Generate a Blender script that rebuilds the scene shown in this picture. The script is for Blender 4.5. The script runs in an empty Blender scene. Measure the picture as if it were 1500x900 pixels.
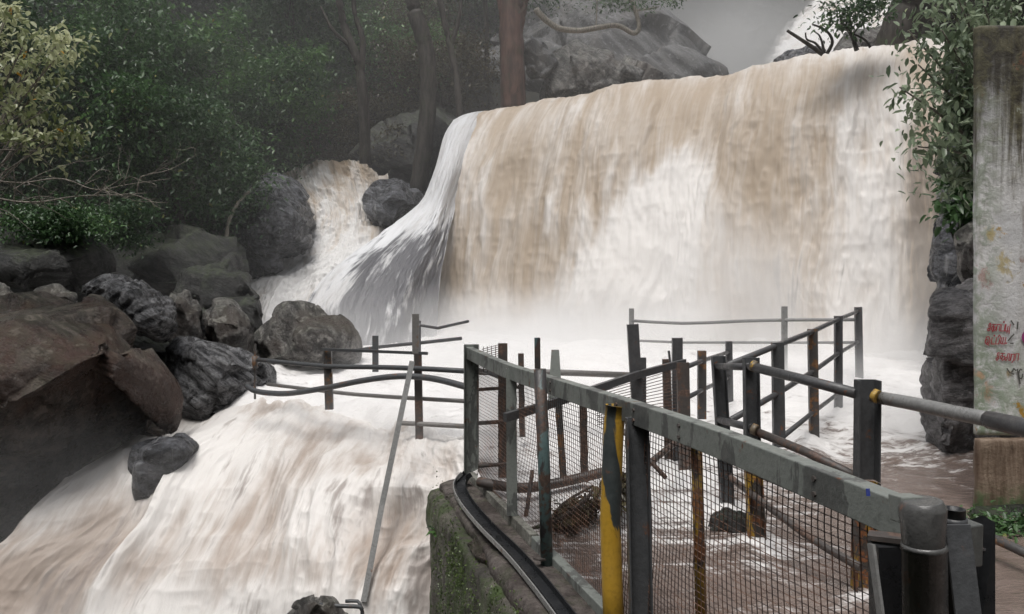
import bpy, bmesh, math, random
import numpy as np
from mathutils import Vector, Matrix
from mathutils.bvhtree import BVHTree

random.seed(7); rng = np.random.default_rng(7)
sc = bpy.context.scene
COL = sc.collection
F = 1100.0; EYE = 1.65; HX = 750.0; HY = 416.0

def P(px, py, d):
    return Vector(((px-HX)/F*d, d, EYE-(py-HY)/F*d))

# ------------------------------------------------------------------ noise
def _h(ix, iy, iz, seed):
    n = (ix.astype(np.int64)*374761393 + iy.astype(np.int64)*668265263 + iz.astype(np.int64)*2147483647 + seed*974634777) & 0xffffffff
    n = ((n ^ (n >> 13))*1274126177) & 0xffffffff
    n = (n ^ (n >> 16)) & 0xffffffff
    n = (n*2246822519) & 0xffffffff
    n = n ^ (n >> 15)
    return (n & 0xffffff)/float(0xffffff)*2-1
def vnoise(p, seed=0):
    p = np.asarray(p, float); i = np.floor(p).astype(np.int64); f = p-i; f = f*f*f*(f*(f*6-15)+10)
    r = 0
    for a in (0, 1):
        for b in (0, 1):
            for c in (0, 1):
                w = (f[:, 0] if a else 1-f[:, 0])*(f[:, 1] if b else 1-f[:, 1])*(f[:, 2] if c else 1-f[:, 2])
                r = r + w*_h(i[:, 0]+a, i[:, 1]+b, i[:, 2]+c, seed)
    return r
def fbm(p, octs=4, seed=0, gain=.5, ridged=False):
    p = np.asarray(p, float); r = 0; a = 1.; s = 0
    for k in range(octs):
        n = vnoise(p*2**k+17.3*k, seed+k)
        if ridged: n = 1-2*np.abs(n)
        r = r+a*n; s += a; a *= gain
    return r/s
def sstep(a, b, x):
    t = np.clip((x-a)/(b-a), 0, 1); return t*t*(3-2*t)

# ------------------------------------------------------------------ objects
def tag(o, label=None, cat=None, group=None, kind=None):
    if label: o['label'] = label
    if cat: o['category'] = cat
    if group: o['group'] = group
    if kind: o['kind'] = kind
    return o
def link(name, me, m=None, parent=None, smooth=False):
    o = bpy.data.objects.new(name, me); COL.objects.link(o)
    if m is not None: me.materials.append(m)
    if parent is not None: o.parent = parent; o.matrix_parent_inverse = Matrix.Translation(-Vector(parent.location))
    if smooth: me.polygons.foreach_set('use_smooth', [True]*len(me.polygons))
    return o
def thing(name, loc, label, cat, group=None):
    o = bpy.data.objects.new(name, None); COL.objects.link(o); o.location = loc; o.empty_display_size = .1
    return tag(o, label, cat, group)
def fastmesh(name, V, Fc):
    me = bpy.data.meshes.new(name)
    V = np.asarray(V, np.float32); Fc = np.asarray(Fc, np.int32); k = Fc.shape[1]
    me.vertices.add(len(V)); me.vertices.foreach_set('co', V.ravel())
    me.loops.add(Fc.size); me.loops.foreach_set('vertex_index', Fc.ravel())
    me.polygons.add(len(Fc)); me.polygons.foreach_set('loop_start', np.arange(0, Fc.size, k, dtype=np.int32))
    me.update(calc_edges=True); return me
def fattr(me, name, vals):
    a = me.attributes.new(name, 'FLOAT', 'POINT'); a.data.foreach_set('value', np.asarray(vals, np.float32))

class MB:
    def __init__(s): s.v = []; s.f = []
    def sweep(s, pts, prof, up=(0, 0, 1), caps=True, scales=None):
        pts = [Vector(p) for p in pts]; n = len(prof); base = len(s.v); up = Vector(up)
        for i, p in enumerate(pts):
            t = (pts[min(i+1, len(pts)-1)]-pts[max(i-1, 0)]).normalized()
            u = up if abs(t.dot(up.normalized())) < .98 else Vector((0, 1, 0))
            x = t.cross(u).normalized(); y = x.cross(t).normalized()
            k = scales[i] if scales else 1
            for a, b in prof: s.v.append(p+x*a*k+y*b*k)
        for i in range(len(pts)-1):
            for j in range(n):
                a = base+i*n+j; b = base+i*n+(j+1) % n
                s.f.append((a, b, b+n, a+n))
        if caps:
            s.f.append(tuple(base+j for j in range(n))[::-1]); s.f.append(tuple(base+(len(pts)-1)*n+j for j in range(n)))
        return s
    def tube(s, pts, r, n=10, scales=None, up=(0, 0, 1)):
        return s.sweep(pts, circ(r, n), up, True, scales)
    def build(s, name, m, parent=None, smooth=False, bevel=0):
        me = bpy.data.meshes.new(name); me.from_pydata([tuple(v) for v in s.v], [], s.f); me.validate()
        bm = bmesh.new(); bm.from_mesh(me); bmesh.ops.recalc_face_normals(bm, faces=bm.faces); bm.to_mesh(me); bm.free()
        o = link(name, me, m, parent)
        if smooth:
            me.polygons.foreach_set('use_smooth', [len(p.vertices) == 4 for p in me.polygons])
        if bevel:
            b = o.modifiers.new('bevel', 'BEVEL'); b.width = bevel; b.segments = 2; b.limit_method = 'ANGLE'
        return o
def pipe_mesh(pts, r, t, name, m, parent, n=18):
    mb = MB(); mb.sweep(pts, circ(r, n), (0, 1, 0), False); k = len(mb.v); mb.sweep(pts, circ(r-t, n), (0, 1, 0), False)
    for j in range(n):
        a, b = j, (j+1) % n; mb.f.append((a, b, k+b, k+a))
    mb.f.append(tuple(k-n+j for j in range(n)))
    me = bpy.data.meshes.new(name); me.from_pydata([tuple(v) for v in mb.v], [], mb.f)
    o = link(name, me, m, parent); me.polygons.foreach_set('use_smooth', [len(p.vertices) == 4 and i < len(mb.f)-n-1 for i, p in enumerate(me.polygons)]); return o
def circ(r, n=10): return [(r*math.cos(2*math.pi*k/n), r*math.sin(2*math.pi*k/n)) for k in range(n)]
def ring(r, t, n=16):
    o = [(r*math.cos(2*math.pi*k/n), r*math.sin(2*math.pi*k/n)) for k in range(n+1)]
    return o+[(a*(r-t)/r, b*(r-t)/r) for a, b in o[::-1]]
def rect(w, h): return [(-w/2, -h/2), (w/2, -h/2), (w/2, h/2), (-w/2, h/2)]
def ell(w, t=.006, mx=1, my=1):
    q = [(-w/2, -w/2), (w/2, -w/2), (w/2, -w/2+t), (-w/2+t, -w/2+t), (-w/2+t, w/2), (-w/2, w/2)]
    return [(a*mx, b*my) for a, b in q]
def chan(w, h, t=.006, my=1):   # C section open towards -y*my
    q = [(-w/2, -h/2), (-w/2+t, -h/2), (-w/2+t, h/2-t), (w/2-t, h/2-t), (w/2-t, -h/2), (w/2, -h/2), (w/2, h/2), (-w/2, h/2)]
    return [(a, b*my) for a, b in q]
def spline(pts, n=8):
    pts = [Vector(p) for p in pts]; out = []
    for i in range(len(pts)-1):
        p0 = pts[max(i-1, 0)]; p1 = pts[i]; p2 = pts[i+1]; p3 = pts[min(i+2, len(pts)-1)]
        for k in range(n):
            t = k/n
            out.append(.5*((2*p1)+(p2-p0)*t+(2*p0-5*p1+4*p2-p3)*t*t+(3*p1-p0-3*p2+p3)*t**3))
    return out+[pts[-1]]

# ------------------------------------------------------------------ materials
class NT:
    def __init__(s, name):
        s.m = bpy.data.materials.new(name); s.m.use_nodes = True; s.t = s.m.node_tree; s.t.nodes.clear()
        s.out = s.n('ShaderNodeOutputMaterial')
    def n(s, typ, **kw):
        o = s.t.nodes.new(typ)
        for k, v in kw.items(): setattr(o, k, v)
        return o
    def set(s, sock, v):
        if hasattr(v, 'is_linked') or isinstance(v, bpy.types.NodeSocket): s.t.links.new(v, sock)
        else: sock.default_value = v
    def noise(s, vec, scale, detail=5, rough=.55, dist=0):
        o = s.n('ShaderNodeTexNoise'); s.set(o.inputs['Vector'], vec); o.inputs['Scale'].default_value = scale
        o.inputs['Detail'].default_value = detail; o.inputs['Roughness'].default_value = rough; o.inputs['Distortion'].default_value = dist
        return o.outputs['Fac']
    def map(s, vec, sca=(1, 1, 1), rot=(0, 0, 0), loc=(0, 0, 0)):
        o = s.n('ShaderNodeMapping'); s.set(o.inputs['Vector'], vec); o.inputs['Scale'].default_value = sca
        o.inputs['Rotation'].default_value = rot; o.inputs['Location'].default_value = loc
        return o.outputs[0]
    def math(s, op, a, b=0., c=0., clamp=False):
        o = s.n('ShaderNodeMath', operation=op, use_clamp=clamp); s.set(o.inputs[0], a); s.set(o.inputs[1], b); s.set(o.inputs[2], c)
        return o.outputs[0]
    def ss(s, x, a, b, lo=0., hi=1.):
        o = s.n('ShaderNodeMapRange', interpolation_type='SMOOTHSTEP'); s.set(o.inputs['Value'], x)
        o.inputs['From Min'].default_value = a; o.inputs['From Max'].default_value = b
        o.inputs['To Min'].default_value = lo; o.inputs['To Max'].default_value = hi
        return o.outputs[0]
    def mix(s, f, a, b):
        o = s.n('ShaderNodeMix', data_type='RGBA'); s.set(o.inputs[0], f)
        for k, v in ((6, a), (7, b)):
            if isinstance(v, tuple) and len(v) == 3: v = (*v, 1)
            s.set(o.inputs[k], v)
        return o.outputs[2]
    def attr(s, name):
        return s.n('ShaderNodeAttribute', attribute_name=name).outputs['Fac']
    def bump(s, h, strength=.5, dist=.02, nrm=None):
        o = s.n('ShaderNodeBump'); o.inputs['Strength'].default_value = strength; o.inputs['Distance'].default_value = dist
        s.set(o.inputs['Height'], h)
        if nrm is not None: s.set(o.inputs['Normal'], nrm)
        return o.outputs[0]
    def pbsdf(s, col, rough=.5, nrm=None, alpha=None, spec=.5, metal=0., sub=0.):
        o = s.n('ShaderNodeBsdfPrincipled')
        if isinstance(col, tuple): col = (*col[:3], 1)
        s.set(o.inputs['Base Color'], col); s.set(o.inputs['Roughness'], rough)
        s.set(o.inputs['Specular IOR Level'], spec); s.set(o.inputs['Metallic'], metal)
        if nrm is not None: s.set(o.inputs['Normal'], nrm)
        if alpha is not None: s.set(o.inputs['Alpha'], alpha)
        return o.outputs[0]
    def done(s, sh, vol=None):
        if sh is not None: s.t.links.new(sh, s.out.inputs['Surface'])
        if vol is not None: s.t.links.new(vol, s.out.inputs['Volume'])
        return s.m
    def obj(s): return s.n('ShaderNodeTexCoord').outputs['Object']
    def uv(s): return s.n('ShaderNodeTexCoord').outputs['UV']

TAN = (.47, .365, .265); WHITE = (.72, .71, .70)
def water_mat(name, su=2.2, sv=.22, k=.9, tan=TAN, dark=(.16, .14, .13), kd=.0, rough=.55, bump=.5, alphak=0., white=WHITE, bias=0., det=.62):
    w = NT(name); uv = w.uv()
    warp = w.n('ShaderNodeVectorMath', operation='MULTIPLY_ADD')
    nz = w.n('ShaderNodeTexNoise'); w.set(nz.inputs['Vector'], w.map(uv, (.8, .35, 1))); nz.inputs['Scale'].default_value = 1; nz.inputs['Detail'].default_value = 2
    w.set(warp.inputs[0], nz.outputs['Color']); warp.inputs[1].default_value = (.5, .5, 0); w.set(warp.inputs[2], uv)
    v = warp.outputs[0]
    a = w.noise(w.map(v, (su, sv, 1)), 1.6, 5, det)
    b = w.noise(w.map(v, (su*.33, sv*.55, 1), loc=(3, 7, 0)), 1.5, 4, .5)
    c = w.noise(w.map(v, (su*4.5, sv*1.6, 1), loc=(9, 1, 0)), 1.6, 3, .6)
    foam = w.attr('foam')
    x = w.math('MULTIPLY_ADD', w.math('SUBTRACT', a, .5), 1.3*k, foam)
    x = w.math('MULTIPLY_ADD', w.math('SUBTRACT', b, .5), 1.5*k, x)
    x = w.math('MULTIPLY_ADD', w.math('SUBTRACT', c, .5), .6*k, x)
    x = w.ss(x, .05+bias, 1.0+bias)
    colr = w.mix(x, tan, white)
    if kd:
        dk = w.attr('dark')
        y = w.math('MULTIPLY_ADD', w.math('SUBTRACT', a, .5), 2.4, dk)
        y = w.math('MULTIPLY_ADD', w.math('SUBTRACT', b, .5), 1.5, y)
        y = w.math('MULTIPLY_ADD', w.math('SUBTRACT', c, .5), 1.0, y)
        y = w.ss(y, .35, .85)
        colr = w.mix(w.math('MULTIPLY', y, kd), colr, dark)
    h = w.math('ADD', w.math('MULTIPLY', a, 1.), w.math('MULTIPLY', c, .4))
    nr = w.bump(h, bump, .12)
    al = None
    if alphak:
        aa = w.math('MULTIPLY_ADD', w.math('SUBTRACT', a, .5), 1.6*alphak, w.attr('alpha'))
        aa = w.math('MULTIPLY_ADD', w.math('SUBTRACT', c, .5), .9*alphak, aa)
        al = w.ss(aa, .15, .8)
    return w.done(w.pbsdf(colr, rough, nr, al, spec=.25))

def rock_mat(name, c1, c2, c3=None, rot=(0, 0, 0), band=6., stretch=.16, rough=.38, moss=0., bstr=.8, k=1., wet=0.):
    w = NT(name); o = w.obj()
    big = w.noise(o, .9*k, 5, .6)
    st = w.map(w.map(o, rot=rot), (1*band, band, band*stretch))
    s1 = w.noise(st, 1.6, 9, .72, .15)
    fine = w.noise(o, 24*k, 7, .75)
    cell = w.noise(o, 5*k, 6, .7)
    col = w.mix(w.ss(s1, .42, .60), c1, c2)
    col = w.mix(w.ss(fine, .38, .66, 0, .5), col, tuple(x*.45 for x in c1))
    if c3: col = w.mix(w.ss(big, .48, .64, 0, .85), col, c3)
    col = w.mix(w.ss(cell, .55, .66, 0, .6), col, tuple(min(1, x*1.8) for x in c2)); col = w.mix(w.ss(w.noise(w.map(o, loc=(4, 4, 4)), 2.2*k, 7, .7, .6), .40, .30, 0, .7), col, tuple(x*.35 for x in c1))
    if moss:
        g = w.n('ShaderNodeNewGeometry'); sx = w.n('ShaderNodeSeparateXYZ'); w.set(sx.inputs[0], g.outputs['Normal'])
        mk = w.math('MULTIPLY', w.ss(sx.outputs[2], .1, .8), w.ss(cell, .4, .6))
        col = w.mix(w.math('MULTIPLY', mk, moss), col, (.05, .075, .02))
    h = w.math('ADD', w.math('MULTIPLY', s1, 1.), w.math('MULTIPLY', fine, .25)); h = w.math('ADD', h, w.math('MULTIPLY', cell, .5))
    nr = w.bump(fine, .55*bstr, .03/k, w.bump(h, bstr, .10/k))
    if wet:
        vs = w.noise(w.map(o, (7, 7, .8), loc=(2, 2, 2)), 1.3, 4, .6, .6)
        col = w.mix(w.ss(vs, .56, .68, 0, wet), col, (.6, .6, .6))
    return w.done(w.pbsdf(col, w.ss(cell, .35, .65, rough-.17, rough+.12), nr, spec=.5))

def metal_mat(name, base, rust=.4, rcol=(.11, .045, .022), paint=None, pfrac=.5, pz=None, rough=.42, seed=0, sc_=1.):
    w = NT(name); o = w.map(w.obj(), (1, 1, 1), loc=(seed*3.1, seed*1.7, seed*.9))
    n1 = w.noise(o, 9*sc_, 7, .7, .3); n2 = w.noise(o, 45*sc_, 5, .7); n3 = w.noise(w.map(o, (1, 1, .35)), 5*sc_, 5, .65, .5)
    col = w.mix(w.ss(n2, .35, .65, 0, .6), base, tuple(x*.6 for x in base))
    if paint:
        if pz:
            g = w.n('ShaderNodeTexCoord'); sx = w.n('ShaderNodeSeparateXYZ'); w.set(sx.inputs[0], g.outputs['Object'])
            zz = w.math('ADD', sx.outputs[2], w.math('MULTIPLY', w.math('SUBTRACT', n3, .5), .35))
            mk = w.math('MULTIPLY', w.ss(zz, pz[0]-.03, pz[0]+.03), w.ss(zz, pz[1]-.03, pz[1]+.03, 1, 0))
            mk = w.math('MULTIPLY', mk, w.ss(n3, .66-.4*pfrac, .70-.4*pfrac))
        else:
            mk = w.ss(n3, .66-.4*pfrac, .69-.4*pfrac)
        pc = w.mix(w.ss(n2, .45, .75, 0, .5), paint, tuple(x*.4 for x in paint))
        col = w.mix(mk, col, pc)
    rk = w.ss(n1, .72-.4*rust, .80-.4*rust, 0, .9)
    rc = w.mix(w.ss(n2, .4, .65), rcol, tuple(x*2.1 for x in rcol))
    col = w.mix(rk, col, rc)
    nr = w.bump(w.math('ADD', n2, w.math('MULTIPLY', n1, 1.)), .5, .004)
    return w.done(w.pbsdf(col, w.ss(n1, .3, .7, rough-.1, rough+.25), nr, spec=.5))

def leaf_mat(name, c1, c2, c3=None, trans=.35, rough=.38, spec=.5):
    w = NT(name); a = w.attr('tint')
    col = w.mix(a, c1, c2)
    if c3: col = w.mix(w.ss(a, .93, .96), col, c3)
    p = w.pbsdf(col, rough, spec=spec)
    t = w.n('ShaderNodeBsdfTranslucent'); w.set(t.inputs[0], col)
    mx = w.n('ShaderNodeMixShader'); mx.inputs[0].default_value = trans
    w.t.links.new(p, mx.inputs[1]); w.t.links.new(t.outputs[0], mx.inputs[2])
    return w.done(mx.outputs[0])

def bark_mat(name, c1, c2, k=1.):
    w = NT(name); o = w.obj()
    n = w.noise(w.map(o, (7*k, 7*k, 1.2*k)), 1.6, 7, .7, .4); m = w.noise(o, 2.5*k, 4)
    col = w.mix(w.ss(n, .35, .65), c1, c2); col = w.mix(w.ss(m, .55, .7, 0, .5), col, (.05, .06, .03))
    return w.done(w.pbsdf(col, .65, w.bump(n, .8, .03), spec=.3))

M = {}
M['falls'] = water_mat('silty falling water', 2.6, .26, .70, (.40, .325, .25), dark=(.20, .175, .155), kd=.7, bump=.22, white=(.70, .675, .65))
M['side'] = water_mat('white side cascade', 2.0, .5, 1., (.42, .33, .24), bump=.8, alphak=.4)
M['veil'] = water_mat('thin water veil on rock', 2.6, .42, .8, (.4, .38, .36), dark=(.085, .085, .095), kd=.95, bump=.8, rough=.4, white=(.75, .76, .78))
M['lower'] = water_mat('churning cascade', 2.3, .75, 1.05, (.37, .305, .26), dark=(.23, .19, .17), kd=.75, bump=.2, white=(.70, .675, .65), det=.6, rough=.5)
def pool_mat():
    w = NT('foaming brown pool'); o = w.obj()
    a = w.noise(w.map(o, (1.2, 2.6, 1), rot=(0, 0, .5)), 1.3, 7, .66, 1.2)
    b = w.noise(w.map(o, (1.2, 2.2, 1), rot=(0, 0, .3)), 5.5, 6, .65, .8)
    x = w.math('MULTIPLY_ADD', w.math('SUBTRACT', a, .5), 1.8, w.attr('foam'))
    x = w.math('MULTIPLY_ADD', w.math('SUBTRACT', b, .5), 1.3, x)
    x = w.ss(x, .25, .8)
    col = w.mix(x, w.mix(b, (.10, .072, .06), (.25, .195, .17)), (.76, .745, .735))
    nr = w.bump(w.math('ADD', a, w.math('MULTIPLY', b, .5)), .7, .06)
    return w.done(w.pbsdf(col, w.ss(x, 0, 1, .10, .6), nr, spec=.5))
M['pool'] = pool_mat()
M['rock_brown'] = rock_mat('wet brown grey gneiss', (.05, .038, .032), (.20, .165, .145), (.11, .062, .047), rot=(.4, 1.15, .3), band=3.5, rough=.36, moss=.25, bstr=1.)
M['rock_grey'] = rock_mat('wet grey striped gneiss', (.045, .045, .048), (.34, .34, .35), None, rot=(.2, 1.0, -.3), band=7, stretch=.08, rough=.3, bstr=1.)
M['rock_dark'] = rock_mat('dark wet rock', (.03, .032, .037), (.19, .195, .215), None, rot=(.3, 1.3, .2), band=5, rough=.34, bstr=1., wet=.35)
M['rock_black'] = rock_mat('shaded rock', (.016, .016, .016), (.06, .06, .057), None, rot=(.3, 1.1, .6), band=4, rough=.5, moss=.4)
M['rock_mid'] = rock_mat('grey brown boulder rock', (.045, .042, .04), (.22, .21, .195), (.07, .055, .047), rot=(.9, .5, .2), band=4, rough=.4, moss=.15)
M['rock_pale'] = rock_mat('pale weathered rock', (.06, .06, .062), (.17, .17, .17), (.10, .095, .09), rot=(.3, .9, .3), band=2, stretch=.15, rough=.5)
M['rock_layer'] = rock_mat('layered dark rock', (.075, .072, .074), (.26, .25, .255), None, rot=(0, .2, 0), band=3.0, stretch=3., rough=.45)
def ground_mat():
    w = NT('forest floor'); o = w.obj()
    n = w.noise(o, 1.1, 8, .7); m = w.noise(o, 6, 6, .7)
    col = w.mix(w.ss(n, .4, .6), (.010, .011, .007), (.026, .026, .016)); col = w.mix(w.ss(m, .55, .7, 0, .6), col, (.02, .035, .012))
    return w.done(w.pbsdf(col, .9, w.bump(m, .9, .2), spec=.2))
M['ground'] = ground_mat()
M['steel'] = metal_mat('dark painted steel', (.07, .073, .077), .3)
M['steel_green'] = metal_mat('grey green painted steel', (.11, .115, .11), .28, paint=(.19, .205, .19), pfrac=.55, seed=2)
M['rust'] = metal_mat('rusted steel', (.08, .07, .065), .6, rcol=(.08, .05, .038), seed=3)
M['rust_teal'] = metal_mat('rusty steel with teal paint traces', (.05, .047, .047), .55, rcol=(.06, .035, .025), paint=(.09, .14, .14), pfrac=.35, seed=4)
M['yellow'] = metal_mat('yellow painted steel', (.045, .055, .055), .25, paint=(.44, .26, .03), pfrac=.54, seed=6, sc_=.8)
M['yellow_low'] = metal_mat('steel with yellow lower paint', (.06, .055, .05), .6, rcol=(.13, .05, .02), paint=(.36, .22, .03), pfrac=.42, seed=7)
M['orange'] = metal_mat('steel with orange rust', (.08, .077, .075), .5, rcol=(.14, .07, .03), seed=8)
M['pale_pipe'] = metal_mat('worn pale pipe', (.20, .19, .18), .35, rcol=(.13, .08, .05), seed=9)
M['grey_steel'] = metal_mat('wet grey steel', (.085, .085, .088), .3, seed=10, rough=.35)
M['galv'] = metal_mat('wet galvanised pipe', (.24, .24, .235), .28, rcol=(.10, .055, .035), seed=11, rough=.28)
M['joint'] = metal_mat('flaking yellow joint', (.16, .13, .09), .5, rcol=(.16, .09, .03), paint=(.42, .27, .06), pfrac=.4, seed=15, sc_=2)
M['end'] = metal_mat('dark wet pipe', (.10, .10, .098), .35, rcol=(.09, .05, .035), seed=16, rough=.22)
M['black'] = metal_mat('black plastic channel', (.018, .019, .021), .0, seed=12, rough=.3)
M['wire'] = metal_mat('rusty wire', (.06, .042, .036), .6, rcol=(.09, .05, .034), seed=13)
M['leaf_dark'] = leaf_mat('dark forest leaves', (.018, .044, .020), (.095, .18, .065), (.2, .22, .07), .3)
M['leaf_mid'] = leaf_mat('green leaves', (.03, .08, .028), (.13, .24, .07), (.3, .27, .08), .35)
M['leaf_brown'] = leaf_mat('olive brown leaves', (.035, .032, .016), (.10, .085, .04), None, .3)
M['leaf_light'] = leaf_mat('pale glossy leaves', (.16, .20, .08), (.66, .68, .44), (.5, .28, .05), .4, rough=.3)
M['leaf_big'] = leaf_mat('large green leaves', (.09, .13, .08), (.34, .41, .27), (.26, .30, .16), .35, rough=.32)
M['bark'] = bark_mat('dark bark', (.018, .015, .012), (.06, .052, .045))
M['bark_red'] = bark_mat('wet red brown bark', (.045, .025, .020), (.12, .065, .05), .5)
M['twig'] = bark_mat('pale dead twigs', (.13, .12, .10), (.30, .27, .23), 3)
def conc_mat(name, c1, c2, moss, k=1.):
    w = NT(name); o = w.obj()
    n = w.noise(o, 2.2*k, 8, .7); m = w.noise(o, 14*k, 7, .72); v = w.noise(w.map(o, (5, 5, .7)), 1.5, 6, .65, .5)
    col = w.mix(w.ss(n, .35, .65), c1, c2); col = w.mix(w.ss(m, .45, .7, 0, .7), col, tuple(x*.35 for x in c1))
    col = w.mix(w.ss(v, .52-.1*moss, .62, 0, min(1, moss)), col, (.045, .07, .02))
    return w.done(w.pbsdf(col, w.ss(m, .3, .7, .35, .8), w.bump(w.math('ADD', m, n), .9, .03), spec=.35))
M['conc_moss'] = conc_mat('mossy wet concrete', (.06, .055, .048), (.13, .12, .10), .95)
M['conc_wet'] = conc_mat('wet broken concrete', (.05, .04, .036), (.14, .12, .11), .25, 1.6)
M['kerb'] = conc_mat('pale green grey kerb', (.14, .135, .12), (.26, .26, .23), .15, 1.5)

root_off = (0, 0)
def wall_mat():
    w = NT('peeling painted wall'); o = w.obj(); sx = w.n('ShaderNodeSeparateXYZ'); w.set(sx.inputs[0], o); z = sx.outputs[2]
    n = w.noise(o, 2.2, 8, .7, .4); m = w.noise(o, 9, 8, .72, .3); f = w.noise(o, 40, 5, .7)
    v = w.noise(w.map(o, (7, 7, .55)), 1.2, 7, .7, .35)
    col = w.mix(w.ss(n, .35, .65), (.58, .585, .59), (.74, .74, .73))
    col = w.mix(w.ss(f, .5, .7, 0, .4), col, (.2, .2, .18))
    zn = w.math('ADD', z, w.math('MULTIPLY', w.math('SUBTRACT', n, .5), 1.6))
    # green tinge low down
    col = w.mix(w.math('MULTIPLY', w.ss(zn, 1.35, .75), w.ss(m, .40, .60, 0, .8)), col, (.27, .34, .24))
    # brown grey run marks
    col = w.mix(w.math('MULTIPLY', w.ss(v, .47, .60, 0, .85), w.ss(z, 1.7, 2.6, .2, 1)), col, (.17, .14, .10))
    # old green paint left edge
    col = w.mix(w.math('MULTIPLY', w.ss(sx.outputs[0], 3.62, 3.36), w.ss(m, .42, .56, 0, .7)), col, (.22, .27, .19))
    # dark mossy top
    top = w.ss(w.math('ADD', zn, w.math('MULTIPLY', w.math('SUBTRACT', v, .5), 2.2)), 2.1, 3.1)
    col = w.mix(w.math('MULTIPLY', top, .95), col, w.mix(w.ss(m, .4, .65), (.035, .03, .02), (.13, .12, .07)))
    for (sx_, sy_), rad, cc in (((1450, 343), .055, (.5, .36, .03)), ((1468, 388), .085, (.48, .35, .04)), ((1437, 552), .05, (.5, .24, .06)), ((1446, 575), .07, (.42, .25, .12)), ((1447, 405), .07, (.33, .13, .08)), ((1478, 545), .04, (.5, .33, .08))):
        q = P(sx_, sy_, 5.4); dn = w.n('ShaderNodeVectorMath', operation='DISTANCE'); w.set(dn.inputs[0], w.map(o, (1, 0, .75))); dn.inputs[1].default_value = (q.x-root_off[0], 0, q.z*.75)
        dd_ = w.math('ADD', dn.outputs['Value'], w.math('MULTIPLY', w.math('SUBTRACT', m, .5), rad*4.5))
        col = w.mix(w.ss(dd_, rad*.8, rad*.3, 0, .6), col, tuple(c*.85 for c in cc))
    # scraped pale flakes
    col = w.mix(w.math('MULTIPLY', w.ss(m, .63, .66), w.ss(n, .45, .55)), col, (.42, .46, .40))
    # rust and yellow patches
    y = w.noise(w.map(o, loc=(5, 2, 8)), 3.6, 6, .65, .2)
    col = w.mix(w.math('MULTIPLY', w.ss(y, .64, .67), w.ss(z, 2.4, 1.9, 0, 1)), col, (.42, .25, .05))
    y2 = w.noise(w.map(o, loc=(1, 9, 3)), 4.6, 6, .65, .2)
    col = w.mix(w.ss(y2, .64, .70, 0, .6), col, (.25, .12, .07))
    return w.done(w.pbsdf(col, .6, w.bump(w.math('ADD', m, n), .7, .02), spec=.3))
M['wall'] = wall_mat()
def wall_low_mat():
    w = NT('brown stained wall foot'); o = w.obj(); sx = w.n('ShaderNodeSeparateXYZ'); w.set(sx.inputs[0], o)
    v = w.noise(w.map(o, (8, 8, .8)), 1.3, 7, .7, .4); m = w.noise(o, 12, 7, .7)
    col = w.mix(w.ss(v, .35, .65), (.10, .065, .045), (.26, .20, .15)); col = w.mix(w.ss(m, .55, .7, 0, .5), col, (.05, .04, .03))
    col = w.mix(w.math('MULTIPLY', w.ss(sx.outputs[2], .25, .05), w.ss(m, .4, .6)), col, (.10, .15, .07))
    return w.done(w.pbsdf(col, .5, w.bump(m, .8, .02), spec=.3))
M['wall_low'] = wall_low_mat()
def flat(name, c, rough=.6):
    w = NT(name); n = w.noise(w.obj(), 60, 4, .7)
    return w.done(w.pbsdf(w.mix(w.ss(n, .5, .7, 0, .5), c, tuple(x*.5+.12 for x in c)), rough))
M['red_paint'] = flat('red brushed paint', (.36, .035, .05)); M['dark_paint'] = flat('dark faded paint', (.09, .09, .08)); M['purple_paint'] = flat('purple paint', (.28, .03, .16))
M['blue_paint'] = flat('blue paint mark', (.03, .05, .25))
M['mortar'] = M['yellow']

# ------------------------------------------------------------------ patches
def patch(rows, nu, nv, worldpts=False):
    A = np.array([[tuple(p if worldpts else P(*p)) for p in r] for r in rows])   # R,C,3
    def cr(A, n):    # along axis 0
        R = A.shape[0]; t = np.linspace(0, R-1, n); i = np.minimum(t.astype(int), R-2); f = (t-i)[:, None, None]
        g = lambda k: A[np.clip(k, 0, R-1)]
        e0 = 2*A[0]-A[1]; e1 = 2*A[-1]-A[-2]; B = np.concatenate([e0[None], A, e1[None]])
        p0, p1, p2, p3 = B[i], B[i+1], B[i+2], B[i+3]
        return .5*(2*p1+(p2-p0)*f+(2*p0-5*p1+4*p2-p3)*f**2+(3*p1-p0-3*p2+p3)*f**3)
    G = cr(A, nv); G = cr(G.transpose(1, 0, 2), nu).transpose(1, 0, 2)
    return G     # nv,nu,3
def grid_normals(G):
    du = np.gradient(G, axis=1); dv = np.gradient(G, axis=0); n = np.cross(du, dv)
    n /= np.linalg.norm(n, axis=2, keepdims=True)+1e-9
    return n
def grid_mesh(name, G, UV=None, attrs={}):
    nv, nu = G.shape[:2]; idx = np.arange(nv*nu).reshape(nv, nu)
    Fc = np.stack([idx[:-1, :-1], idx[:-1, 1:], idx[1:, 1:], idx[1:, :-1]], -1).reshape(-1, 4)
    me = fastmesh(name, G.reshape(-1, 3), Fc)
    if UV is not None:
        l = me.uv_layers.new(name='UVMap'); l.data.foreach_set('uv', UV.reshape(-1, 2)[Fc.ravel()].astype(np.float32).ravel())
    for k, v in attrs.items(): fattr(me, k, v.ravel())
    me.polygons.foreach_set('use_smooth', [True]*len(me.polygons))
    return me
def arcuv(G):
    du = np.linalg.norm(np.diff(G, axis=1), axis=2).mean(0); dv = np.linalg.norm(np.diff(G, axis=0), axis=2).mean(1)
    u = np.concatenate([[0], np.cumsum(du)]); v = np.concatenate([[0], np.cumsum(dv)])
    U, V = np.meshgrid(u, v); return np.stack([U, V], -1)
def pix(G):
    d = np.maximum(G[..., 1], .1); return HX+G[..., 0]/d*F, HY-(G[..., 2]-EYE)/d*F
def ramp(x, xs, ys): return np.interp(x, xs, ys)

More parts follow.
